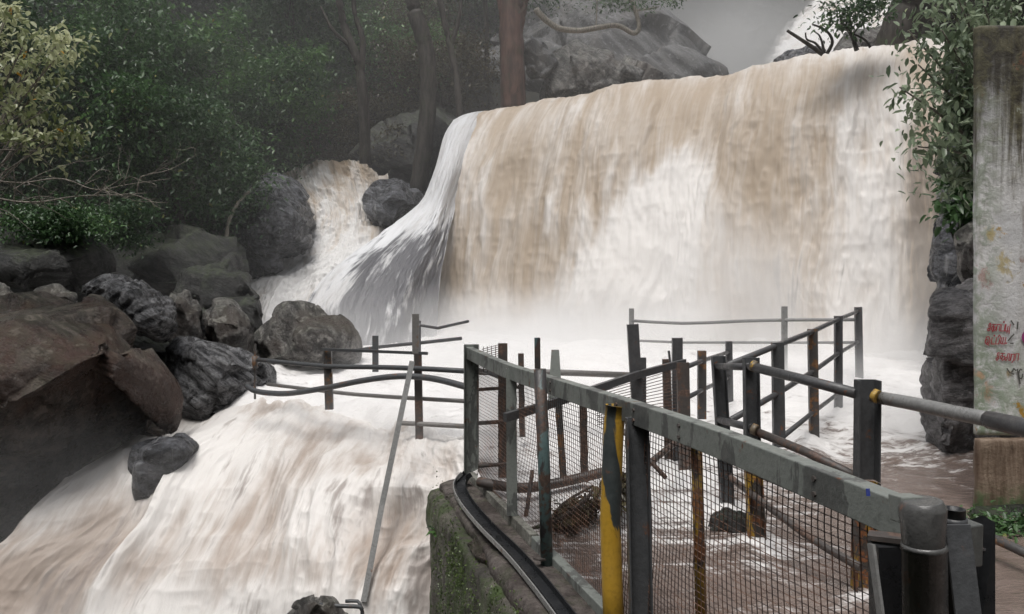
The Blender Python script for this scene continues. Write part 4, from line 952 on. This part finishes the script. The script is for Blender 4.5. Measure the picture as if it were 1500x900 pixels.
# wire mesh
mb = MB(); rw = random.Random(2); Y = 6.25
def warp(Y, z): return .018*math.sin(Y*3.1+z*2)+.010*math.sin(z*7+Y*5)
zb = .06
while Y > 1.88:
    n = 7; mb.tube([FP(Y+.003*math.sin(k*2+Y*9), zb+(1.07-zb)*k/n, .028+warp(Y, zb+k*.15)) for k in range(n+1)], 0.0021, 3, up=(0, 1, 0)); Y -= .0265
z = .085
while z < 1.04:
    pts = []; Y = 6.28
    while Y > 1.87: pts.append(FP(Y, z+.004*math.sin(Y*4+z*9), .031+warp(Y, z))); Y -= .12
    mb.tube(pts, .0021, 3); z += .0265
mb.build('wire_mesh', M['wire'], fence)
def post(parent, px, y0, y1, d, w, m, prof='ell', px2=None, d2=None, name='post', t=.006, mir=1, smooth=False):
    a = P(px, y0, d); b = P(px2 if px2 is not None else px, y1, d2 or d)
    pr = {'ell': ell(w, t, mir), 'box': rect(w, w*.6), 'chan': chan(w, w*.55, t, -1), 'flat': rect(w, .012), 'tube': circ(w/2, 14), 'ring': ring(w/2, .006)}[prof]
    return MB().sweep([a, b], pr, up=(0, 1, 0)).build(name, M[m], parent, smooth=prof in ('tube',), bevel=.0015 if prof in ('box', 'chan') else 0)
# corner post : a channel seen side on, with flange
q = FP(6.36, 0, -.0)
MB().sweep([P(690.5, 505, 6.33), P(690.5, 712, 6.33)], chan(.125, .07, .008, 1), up=(0, 1, 0)).build('post', M['steel_green'], fence, bevel=.002)
MB().sweep([P(749, 540, 5.18), P(750, 754, 5.14)], ell(.072, .007), up=(0, 1, 0)).build('post', M['steel_green'], fence)
MB().sweep([P(933, 612, 3.33), P(939, 905, 3.27), P(940, 960, 3.27)], chan(.098, .06, .007, 1), up=(0, 1, 0)).build('post', M['steel'], fence, bevel=.002)
MB().sweep([P(1020, 645, 2.99), P(1028, 930, 2.93)], circ(.023, 10), up=(0, 1, 0)).build('post', M['yellow_low'], fence, True)
# end post : flared grey pipe that carries the rail, with an inner pipe below the collar
pc = [(1353, 735), (1354, 800), (1355, 1000)]
d0 = 1.68
MB().sweep([P(1350, 733, d0), P(1351, 744, d0), P(1352, 770, d0), P(1353, 802, d0)], circ(.05, 20), up=(0, 1, 0), scales=[.84, 1.0, .93, .88]).build('end_sleeve', M['end'], fence, True, bevel=.002)
MB().sweep([P(1353, 796, d0), P(1353.5, 803, d0), P(1354, 803.5, d0), P(1356, 1000, d0), P(1358, 1400, d0)], circ(.05, 20), up=(0, 1, 0), scales=[.9, .98, .92, .92, .92]).build('end_post', M['end'], fence, True)
MB().sweep([P(1318, 742, 1.74), P(1338, 748, 1.69)], rect(.055, .06)).build('rail_end', M['steel_green'], fence, bevel=.003)
MB().sweep([P(1271, 716, 1.95), P(1272, 727, 1.948)], rect(.010, .002), up=(0, 1, 0)).build('paint_mark', M['blue_paint'], fence)

for yb in (5.18, 4.36, 3.5, 3.33, 2.95, 2.2):
    zb_ = float(np.interp(-yb, [-v for v in ry], zt))-.05
    for dz in (.022, -.024):
        c = FP(yb+.02, zb_+dz, -.031); MB().sweep([c, c-FN*.007], circ(.0085, 6)).build('bolt', M['rust'], fence)
# posts standing on the platform, outside the fence
t = thing('post', P(803, 850, 4.36), 'narrow rusty post with teal paint standing just outside the mesh fence', 'post')
MB().sweep([P(787, 495, 4.36), P(787.5, 540, 4.36)], rect(.034, .02), up=(0, 1, 0)).build('tip', M['rust_teal'], t)
MB().sweep([P(791, 541, 4.36), P(797, 690, 4.36), P(802, 852, 4.36)], circ(.036, 12), up=(0, 1, 0)).build('shaft', M['rust_teal'], t, True)
MB().sweep([P(786, 820, 4.3), P(828, 814, 4.5)], rect(.05, .01)).build('foot_plate', M['rust'], t)
t = thing('post', P(897, 960, 3.5), 'yellow painted open pipe post with dark worn patches outside the mesh fence', 'post')
pipe_mesh([P(902, 594, 3.5), P(900, 615, 3.5), P(898, 650, 3.49), P(894, 760, 3.47), P(897, 860, 3.45), P(901, 965, 3.43)], .048, .006, 'pipe', M['yellow'], t)

# open pipe, plate and gusset at the near end
t = thing('post', P(1398, 1000, 1.72), 'short open topped dark pipe beside the thick grey end post', 'post')
pipe_mesh([P(1397, 745, 1.75), P(1398, 1100, 1.75)], .025, .005, 'pipe', M['black'], t)
MB().sweep([P(1398, 758, 1.75), P(1398, 768, 1.75)], circ(.0275, 18), up=(0, 1, 0)).build('collar', M['steel'], t, True)
t = thing('steel_plate', P(1410, 1100, 1.68), 'leaning dark steel plate in front of the open topped pipe', 'plate')
MB().sweep([P(1402, 768, 1.70), P(1418, 900, 1.66), P(1440, 1100, 1.6)], rect(.058, .008), up=(0, 1, 0)).build('plate', M['steel'], t, bevel=.002)
t = thing('gusset', P(1438, 1100, 1.8), 'black folded steel gusset right of the leaning plate', 'plate')
mb = MB(); mb.v = [P(1414, 764, 1.82), P(1440, 755, 1.82), P(1458, 766, 1.80), P(1458, 1100, 1.8), P(1414, 1100, 1.8), P(1414, 772, 2.0), P(1456, 768, 2.0), P(1456, 1100, 2.0), P(1414, 1100, 2.0), P(1440, 757, 2.0)]
mb.f = [(0, 1, 2, 3, 4), (5, 9, 6, 7, 8), (0, 5, 9, 1), (1, 9, 6, 2), (2, 6, 7, 3), (0, 4, 8, 5)]; mb.build('plate', M['black'], t)
MB().sweep([P(1416, 806, 1.815), P(1444, 804, 1.815)], rect(.012, .006)).build('weld_strip', M['steel'], t)
t = thing('steel_box', P(1300, 1100, 1.9), 'black box section stub tucked behind the thick grey end post', 'post')
MB().sweep([P(1300, 795, 1.86), P(1306, 1100, 1.86)], rect(.072, .06), up=(0, 1, 0)).build('stub', M['black'], t, bevel=.002)
MB().sweep([P(1276, 797, 1.84), P(1290, 900, 1.8), P(1300, 1000, 1.78)], rect(.007, .03), up=(0, 1, 0)).build('flange', M['galv'], t)
MB().sweep([P(1272, 784, 1.88), P(1325, 790, 1.84)], rect(.05, .012)).build('cap', M['rust'], t)

# black curved channel strip lying on the platform
t = thing('channel_strip', P(720, 790, 4.9), 'black curved channel strip lying along the platform edge', 'strip')
pts = spline([P(686, 695, 6.1), P(674, 712, 6.0), P(682, 735, 5.55), P(712, 772, 4.95), P(755, 815, 4.4), P(795, 862, 3.95), P(832, 910, 3.62), P(870, 960, 3.3)], 8)
MB().sweep(pts, [(-.045, -.012), (.045, -.012), (.045, .03), (.038, .03), (.038, -.004), (-.038, -.004), (-.038, .03), (-.045, .03)]).build('channel', M['black'], t)
MB().sweep([p+Vector((-.052, -.012, .012)) for p in pts], rect(.008, .03)).build('edge_trim', M['galv'], t)
t = thing('stake', P(734, 860, 4.72), 'short black flat stake holding the channel strip', 'stake')
MB().sweep([P(730, 784, 4.68), P(737, 864, 4.6)], rect(.034, .006), up=(0, 1, 0)).build('blade', M['black'], t)
MB().sweep([P(735, 800, 4.65), P(741, 802, 4.66)], circ(.006, 8)).build('bolt', M['rust'], t)
t = thing('rubble', P(700, 790, 5), 'jagged dark slab of broken concrete beside the channel strip', 'rubble')
bpy.data.objects.remove(t)
hull_rock('concrete_lump', 'jagged dark lump of broken concrete beside the channel strip', [P(x, y, d) for x, y, d in ((680, 800, 4.95), (702, 790, 5.0), (735, 802, 4.8), (780, 822, 4.55), (740, 826, 4.5), (700, 815, 4.7), (720, 832, 4.6), (705, 800, 5.15), (770, 830, 4.4))], 'rock_brown', .012, .05, 3, 50, cat='rubble')
hull_rock('concrete_lump', 'flat dark lump of concrete at the foot of the narrow rusty post', [P(x, y, d) for x, y, d in ((770, 845, 4.3), (800, 838, 4.4), (830, 850, 4.3), (812, 872, 4.1), (780, 868, 4.1), (800, 850, 4.2), (835, 858, 4.5))], 'rock_black', .012, .06, 3, 52, cat='rubble')

# ------------------------------------------------------------------ inner railing (inside the fence)
def rail(parent, pts, w, m, prof='tube', name='rail', sp=0):
    q = [P(*p) for p in pts]; q = spline(q, sp) if sp else q
    pr = {'tube': circ(w/2, 10), 'box': rect(w*.6, w), 'flat': rect(.01, w)}[prof]
    return MB().sweep(q, pr).build(name, M[m], parent, smooth=prof == 'tube')
t = thing('railing', P(870, 700, 5.6), 'battered inner railing of mismatched posts crossing behind the mesh fence', 'railing')
post(t, 736.5, 503, 700, 6.0, .075, 'rust', 'flat'); post(t, 763, 518, 640, 7.1, .055, 'rust', 'box', 765)
post(t, 818, 590, 742, 5.75, .052, 'orange', 'box', 828); post(t, 854, 590, 742, 5.8, .058, 'rust', 'box', 857)
mb = MB(); a = [P(808, 513, 5.9), P(819, 513, 5.9), P(824, 590, 5.8), P(803, 590, 5.8)]; mb.v = a+[v+Vector((0, .03, 0)) for v in a]; mb.f = [(0, 1, 2, 3), (7, 6, 5, 4), (0, 4, 5, 1), (1, 5, 6, 2), (2, 6, 7, 3), (3, 7, 4, 0)]; mb.build('post', M['steel_green'], t)
post(t, 926.5, 475, 720, 6.15, .092, 'grey_steel', 'chan', 941); post(t, 942, 524, 700, 6.4, .05, 'grey_steel', 'box')
post(t, 976, 526, 690, 6.6, .07, 'rust', 'chan', 980, mir=-1); post(t, 979.5, 514, 540, 6.5, .02, 'grey_steel', 'box', 983)
post(t, 992, 495, 700, 6.7, .09, 'grey_steel', 'chan'); post(t, 1000, 531, 720, 6.3, .10, 'rust', 'chan', 1004)
rail(t, [(740, 612, 5.0), (800, 594, 5.3), (870, 571, 5.6), (935, 549, 6.1), (1003, 531, 6.6)], .058, 'grey_steel', 'box')
rail(t, [(700, 541, 7.3), (740, 556, 6.3), (790, 556, 6.0)], .035, 'steel')
rail(t, [(702, 571, 6.2), (760, 567, 6.0)], .03, 'rust'); rail(t, [(702, 620, 6.1), (755, 617, 5.9)], .035, 'rust')
rail(t, [(702, 683, 5.9), (745, 680, 5.8)], .03, 'rust'); rail(t, [(702, 706, 5.8), (760, 715, 5.6), (820, 707, 5.6), (900, 688, 5.7)], .075, 'rust', sp=4)
rail(t, [(925, 700, 5.2), (1000, 640, 6.0)], .05, 'rust')
# bracing that crosses the mesh
rail(t, [(780, 690, 5.5), (770, 760, 5.2)], .03, 'rust'); rail(t, [(870, 585, 5.4), (920, 640, 5.0), (975, 700, 4.7)], .03, 'rust')
mb = MB()
for k in range(15):
    f = k/14; mb.tube([P(872+3*f, 577+f*45, 5.9), P(1000, 538+f*75, 6.5)], .0032, 4)
mb.build('wire_bars', M['wire'], t)
mb = MB()
for k in range(9): mb.tube([P(706, 512+k*3, 6.5), P(735, 504+k*3.2, 6.8)], .003, 4)
for k in range(5): mb.tube([P(708+k*6, 508-k*.4, 6.6), P(708+k*6, 545, 6.6)], .003, 4)
mb.build('wire_bars', M['wire'], t)

# debris caught against the fence
root = thing('driftwood', P(860, 770, 5.0), 'tangled heap of brown sticks and leaves caught behind the mesh fence', 'driftwood')
mb = MB(); rd = random.Random(12); cl = []
for k in range(38):
    x = rd.uniform(805, 915); c = P(x, 775-(x-805)*.52+rd.gauss(0, 9), 4.9+rd.uniform(-.15, .5)); cl.append(tuple(c))
    d = Vector((rd.gauss(.7, .5), rd.gauss(.5, .5), rd.gauss(.25, .3))).normalized()*rd.uniform(.08, .3)
    mb.tube(spline([c-d, c+Vector((rd.gauss(0, .03), 0, rd.gauss(0, .03))), c+d], 3), rd.uniform(.004, .014), 5)
mb.build('sticks', M['bark'], root, True)
o = leafobj('leaf_litter', M['leaf_brown'], None, (np.array(cl), 1500, (.035, .06, .02), .06, .5), seed=66); o.parent = root; o.matrix_parent_inverse = Matrix.Translation(-Vector(root.location))
t = thing('fallen_pole', P(1180, 790, 3.9), 'rusty fallen pole lying slanted in the brown water behind the mesh fence', 'pole')
rail(t, [(1070, 700, 4.9), (1120, 738, 4.5), (1190, 790, 4.1), (1262, 832, 3.8)], .045, 'rust', name='pole', sp=3)

# ------------------------------------------------------------------ near pipe railing at the right
t = thing('railing', P(1270, 881, 3.9), 'near right pipe railing running from the leaning post to the painted wall', 'railing')
MB().sweep([P(1052, 522, 5.45), P(1066, 748, 5.4)], chan(.095, .055, .007, 1), up=(0, 1, 0)).build('post', M['steel'], t, bevel=.002)
MB().sweep([P(1100, 524, 4.75), P(1102, 660, 4.7)], chan(.095, .055, .007, 1), up=(0, 1, 0)).build('post', M['steel'], t, bevel=.002)
MB().sweep([P(1102, 661, 4.7), P(1110, 812, 4.6)], chan(.10, .06, .007, 1), up=(0, 1, 0)).build('post_foot', M['yellow_low'], t, bevel=.002)
MB().sweep([P(1271, 557, 3.9), P(1269.5, 705, 3.9)], chan(.114, .07, .008, 1), up=(0, 1, 0)).build('post', M['steel'], t, bevel=.002)
MB().sweep([P(1269, 706, 3.9), P(1266, 930, 3.85)], chan(.118, .075, .008, 1), up=(0, 1, 0)).build('post_foot', M['yellow_low'], t, bevel=.002)
rail(t, [(1050, 537, 5.45), (1100, 537.5, 4.72)], .05, 'grey_steel'); rail(t, [(1104, 538, 4.65), (1180, 557, 4.25), (1256, 577, 3.92)], .058, 'grey_steel')
rail(t, [(1290, 583, 3.86), (1340, 592, 3.6), (1400, 605, 3.35), (1450, 615, 3.15)], .066, 'galv', sp=2)
rail(t, [(1448, 615, 3.16), (1520, 631, 2.9), (1600, 650, 2.7)], .076, 'grey_steel', name='outer_sleeve')
rail(t, [(1052, 615, 5.45), (1102, 627, 4.72)], .05, 'grey_steel'); rail(t, [(1102, 630, 4.7), (1180, 662, 4.3), (1262, 703, 3.95)], .052, 'rust')
for (x, y, d) in ((1101, 537, 4.66), (1102, 630, 4.66), (1279, 581, 3.86)):
    MB().sweep([P(x, y-2, d), P(x+7, y+1, d-.02)], circ(.036, 12)).build('coupling', M['joint'], t, True)
# far railing along the right side of the bathing area
t = thing('railing', P(1190, 665, 7.2), 'receding right hand railing of six posts that ends in the spray', 'railing')
PS = [(1139, 502, 655, 6.35, .095, 'steel', 1141), (1190, 482, 668, 7.4, .088, 'orange', 1193), (1228, 463, 632, 8.9, .088, 'grey_steel', 1228), (1257, 450, 560, 11.2, .10, 'grey_steel', 1259)]
for x, a, b, d, w, m, x2 in PS: post(t, x, a, b, d, w, m, 'chan', x2)
post(t, 1067.5, 500, 592, 9.4, .08, 'grey_steel', 'box', 1069); post(t, 1028, 514, 614, 7.6, .083, 'orange', 'box', 1028)
rail(t, [(1065, 536, 5.5), (1139, 506, 6.4), (1190, 486, 7.4), (1228, 468, 8.9), (1257, 456, 11.2)], .05, 'grey_steel')
rail(t, [(1068, 617, 5.5), (1140, 576, 6.4), (1190, 545, 7.4), (1228, 518, 8.9), (1257, 501, 11.2)], .05, 'grey_steel')
rail(t, [(1143, 643, 6.35), (1190, 605, 7.4), (1226, 578, 8.8)], .045, 'grey_steel')
rail(t, [(1005, 538, 6.7), (1028, 529, 7.6), (1067, 516, 9.4)], .045, 'grey_steel'); rail(t, [(1006, 583, 6.7), (1028, 572, 7.6), (1067, 553, 9.4)], .045, 'grey_steel')
t = thing('railing', P(1040, 520, 12.5), 'faint railing half lost in the spray at the foot of the fall', 'railing')
for x, a, b, d in ((925, 452, 520, 13.4), (1149, 449, 560, 11.8)): post(t, x, a, b, d, .085, 'galv', 'box')
rail(t, [(925, 470, 13.4), (1000, 474, 12.9), (1080, 471, 12.2), (1149, 469, 11.8), (1257, 468.5, 11.2)], .055, 'galv', sp=2)
rail(t, [(925, 499, 13.4), (1000, 502, 12.9), (1149, 502, 11.8), (1257, 502, 11.2)], .045, 'galv')

# ------------------------------------------------------------------ left railing over the cascade
t = thing('railing', P(612, 640, 7.8), 'bent pipe railing standing in the rushing water left of the mesh fence', 'railing')
post(t, 373.5, 504, 585, 9.6, .026, 'orange', 'box'); MB().sweep([P(373, 522, 9.58), P(374, 540, 9.58)], circ(.036, 10), up=(0, 1, 0)).build('joint', M['orange'], t, True)
post(t, 480, 512, 600, 8.5, .088, 'orange', 'box', 482.5); post(t, 550, 492, 545, 11.0, .085, 'steel', 'box')
post(t, 609, 460, 518, 7.9, .072, 'pale_pipe', 'chan'); post(t, 612, 518, 645, 7.9, .08, 'rust', 'chan', 614.5)
rail(t, [(376, 527, 9.6), (425, 532, 9.0), (480, 537, 8.45), (545, 538, 8.2), (612, 540, 7.85), (683, 544, 7.5)], .055, 'steel', sp=2)
rail(t, [(683, 545, 7.5), (820, 546, 7.6), (925, 550, 7.8)], .065, 'pale_pipe')
MB().sweep([P(473, 512, 8.45), P(626, 518, 7.85)], rect(.03, .03)).build('top_bar', M['steel'], t)
rail(t, [(362, 566, 9.2), (374, 573, 9.0), (400, 576.5, 8.8), (430, 576, 8.6), (480, 568, 8.35), (530, 558, 8.1), (575, 552, 7.9), (610, 552, 7.8), (645, 557, 7.6), (690, 569, 7.3)], .066, 'steel', name='bent_pipe', sp=4)
rail(t, [(392, 563, 9.6), (440, 569, 9.1), (520, 578, 8.6), (612, 584, 8.0), (683, 588, 7.6)], .045, 'pale_pipe', sp=2)
rail(t, [(583, 620, 7.9), (612, 621, 7.9), (683, 625, 7.5)], .05, 'pale_pipe')
t2 = thing('railing', P(640, 500, 12), 'thin bent rails fading into the mist behind the tall left post', 'railing')
rail(t2, [(525, 513, 11.5), (560, 508, 11.3), (611, 503, 11), (676, 496, 11.2)], .055, 'grey_steel', sp=2); rail(t2, [(612, 476, 10.8), (641, 481, 11), (686, 471, 11.4)], .045, 'grey_steel')
post(t2, 614, 470, 540, 10.9, .05, 'grey_steel', 'box')
t = thing('steel_bar', P(532, 885, 6.6), 'long grey steel bar leaning across the lower cascade', 'bar')
MB().sweep([P(604, 530, 7.4), P(560, 740, 6.95), P(533, 882, 6.6)], ell(.052, .008), up=(0, 1, 0)).build('bar', M['galv'], t)
MB().sweep([P(598, 547, 7.4), P(598, 558, 7.4)], circ(.012, 8), up=(0, 1, 0)).build('pin', M['steel'], t)
t = thing('iron_hook', P(520, 886, 6.45), 'bent iron rod hook on the wet rock at the foot of the leaning bar', 'hook')
rail(t, [(468, 886, 6.4), (500, 888, 6.4), (525, 889, 6.4), (530, 893, 6.4), (531, 905, 6.4)], .035, 'steel', name='rod', sp=3); rail(t, [(506, 881, 6.45), (524, 881, 6.45), (528, 888, 6.42)], .03, 'steel', name='rod', sp=2)
# rusty pipe and low ledge at bottom right
t = thing('pipe', P(1480, 800, 4.3), 'rusty orange pipe under the foot of the painted wall', 'pipe')
rail(t, [(1440, 782, 4.5), (1480, 800, 4.3), (1560, 838, 4.0)], .055, 'orange', name='pipe')
hull_rock('rock_ledge', 'low mossy ledge at the foot of the painted wall', [Vector(v) for v in ((3.25, 5.42, -.3), (3.25, 5.42, .0), (3.1, 5.0, -.02), (3.3, 4.5, -.12), (5.8, 4.4, -.1), (5.8, 5.5, .05), (5.8, 5.5, -.4), (3.1, 4.6, -.4), (5.8, 4.3, -.4))], 'rock_black', .04, .03, 2, 55, cat='ledge')

# ------------------------------------------------------------------ mist
def vol_mat(name, dens, col=(.97, .975, .98), soft=True, seed=0):
    w = NT(name); v = w.n('ShaderNodeVolumeScatter'); v.inputs['Color'].default_value = (*col, 1); v.inputs['Anisotropy'].default_value = .0
    v.inputs['Density'].default_value = dens
    if soft:
        o = w.obj(); ln = w.n('ShaderNodeVectorMath', operation='LENGTH'); w.set(ln.inputs[0], o)
        f = w.ss(ln.outputs['Value'], 1.0, .15)
        nz = w.ss(w.noise(w.map(o, (1.5, 1.5, 1.5), loc=(seed*3.3, 0, 0)), 1.2, 2), .3, .7, .35, 1.5)
        w.set(v.inputs['Density'], w.math('MULTIPLY', w.math('MULTIPLY', f, nz), dens))
    return w.done(None, v.outputs[0])
mist = [((-.8, 18.0, .3), (2.4, 1.8, 1.4), .5), ((1.9, 16.8, .2), (2.3, 2.0, 1.8), .6), ((4.4, 15.2, .5), (2.2, 2.0, 2.6), .42), ((7.2, 13.4, .0), (2.2, 1.8, 1.4), .45), ((-4.6, 7.5, -.6), (1.7, 1.0, 1.0), .05), ((-2.6, 7.2, -2.0), (2.6, 1.3, 1.0), .3), ((-1.2, 8.3, .1), (2.0, 1.0, .5), .15),
        ((7.7, 12.8, 1.2), (1.8, 1.5, 2.2), .12), ((2.5, 14.6, .0), (5.0, 2.2, 1.3), .32), ((-3.6, 15.6, .4), (2.4, 1.8, 1.4), .08), ((4.0, 10.5, .0), (3.2, 2.0, .9), .22),
        ((10., 36, 10.0), (9, 8, 7), .06), ((-.2, 12.5, .1), (3.2, 2.4, .9), .3), ((4.4, 8.2, .0), (1.3, 1.2, .55), .4)]
for i, (c, s, dn) in enumerate(mist):
    bm = bmesh.new(); bmesh.ops.create_icosphere(bm, subdivisions=4, radius=1)
    for v in bm.verts:
        pass
    me = bpy.data.meshes.new('mist'); bm.to_mesh(me); bm.free()
    n = len(me.vertices); co = np.empty(n*3); me.vertices.foreach_get('co', co); co = co.reshape(-1, 3)
    me.vertices.foreach_set('co', co.astype(np.float32).ravel()); me.update()
    o = link('mist', me, vol_mat('spray %d' % i, dn*1.7, seed=i)); o.location = c; o.scale = [k*1.2 for k in s]
    tag(o, 'drifting white spray in the air round the falls', 'mist', 'banks of spray', kind='stuff')
bm = bmesh.new(); bmesh.ops.create_cube(bm, size=1); me = bpy.data.meshes.new('haze'); bm.to_mesh(me); bm.free()
o = link('haze', me, vol_mat('thin haze', .0075, soft=False)); o.location = (0, 33, 10); o.scale = (60, 40, 24)
tag(o, 'thin grey haze hanging over the forest and gorge', 'haze', kind='stuff')

# ------------------------------------------------------------------ light and camera
SUN_EL = math.radians(68); SUN_AZ = math.radians(205)     # azimuth clockwise from +Y
w = bpy.data.worlds.new('World'); sc.world = w; w.use_nodes = True; nt = w.node_tree; nt.nodes.clear()
sky = nt.nodes.new('ShaderNodeTexSky'); sky.sky_type = 'NISHITA'; sky.sun_disc = False; sky.sun_elevation = SUN_EL; sky.sun_rotation = SUN_AZ; sky.dust_density = 4; sky.air_density = 1
hs = nt.nodes.new('ShaderNodeHueSaturation'); hs.inputs['Saturation'].default_value = .25
bg = nt.nodes.new('ShaderNodeBackground'); bg.inputs['Strength'].default_value = .15; ow = nt.nodes.new('ShaderNodeOutputWorld')
nt.links.new(sky.outputs[0], hs.inputs['Color']); nt.links.new(hs.outputs[0], bg.inputs[0]); nt.links.new(bg.outputs[0], ow.inputs[0])
ld = bpy.data.lights.new('sun', 'SUN'); ld.energy = 2.0; ld.angle = math.radians(25); ld.color = (1, .97, .93)
lo = bpy.data.objects.new('sun', ld); COL.objects.link(lo)
dv = Vector((math.sin(SUN_AZ)*math.cos(SUN_EL), math.cos(SUN_AZ)*math.cos(SUN_EL), math.sin(SUN_EL)))
lo.rotation_euler = dv.to_track_quat('Z', 'Y').to_euler(); lo.location = dv*40
cd = bpy.data.cameras.new('camera'); cam = bpy.data.objects.new('camera', cd); COL.objects.link(cam); sc.camera = cam
cam.location = (0, 0, EYE); cam.rotation_euler = (math.radians(90), 0, 0)
cd.sensor_width = 36; cd.lens = 36*F/1500; cd.shift_y = -(450-HY)/1500; cd.clip_end = 500; cd.clip_start = .05
sc.view_settings.view_transform = 'Standard'; sc.view_settings.look = 'None'; sc.view_settings.exposure = 0; sc.view_settings.gamma = 1
cy = sc.cycles; cy.use_denoising = True; cy.max_bounces = 8; cy.diffuse_bounces = 3; cy.glossy_bounces = 2; cy.transmission_bounces = 2; cy.volume_bounces = 3; cy.transparent_max_bounces = 12
cy.sample_clamp_indirect = 4; cy.volume_step_rate = 3; cy.volume_max_steps = 48
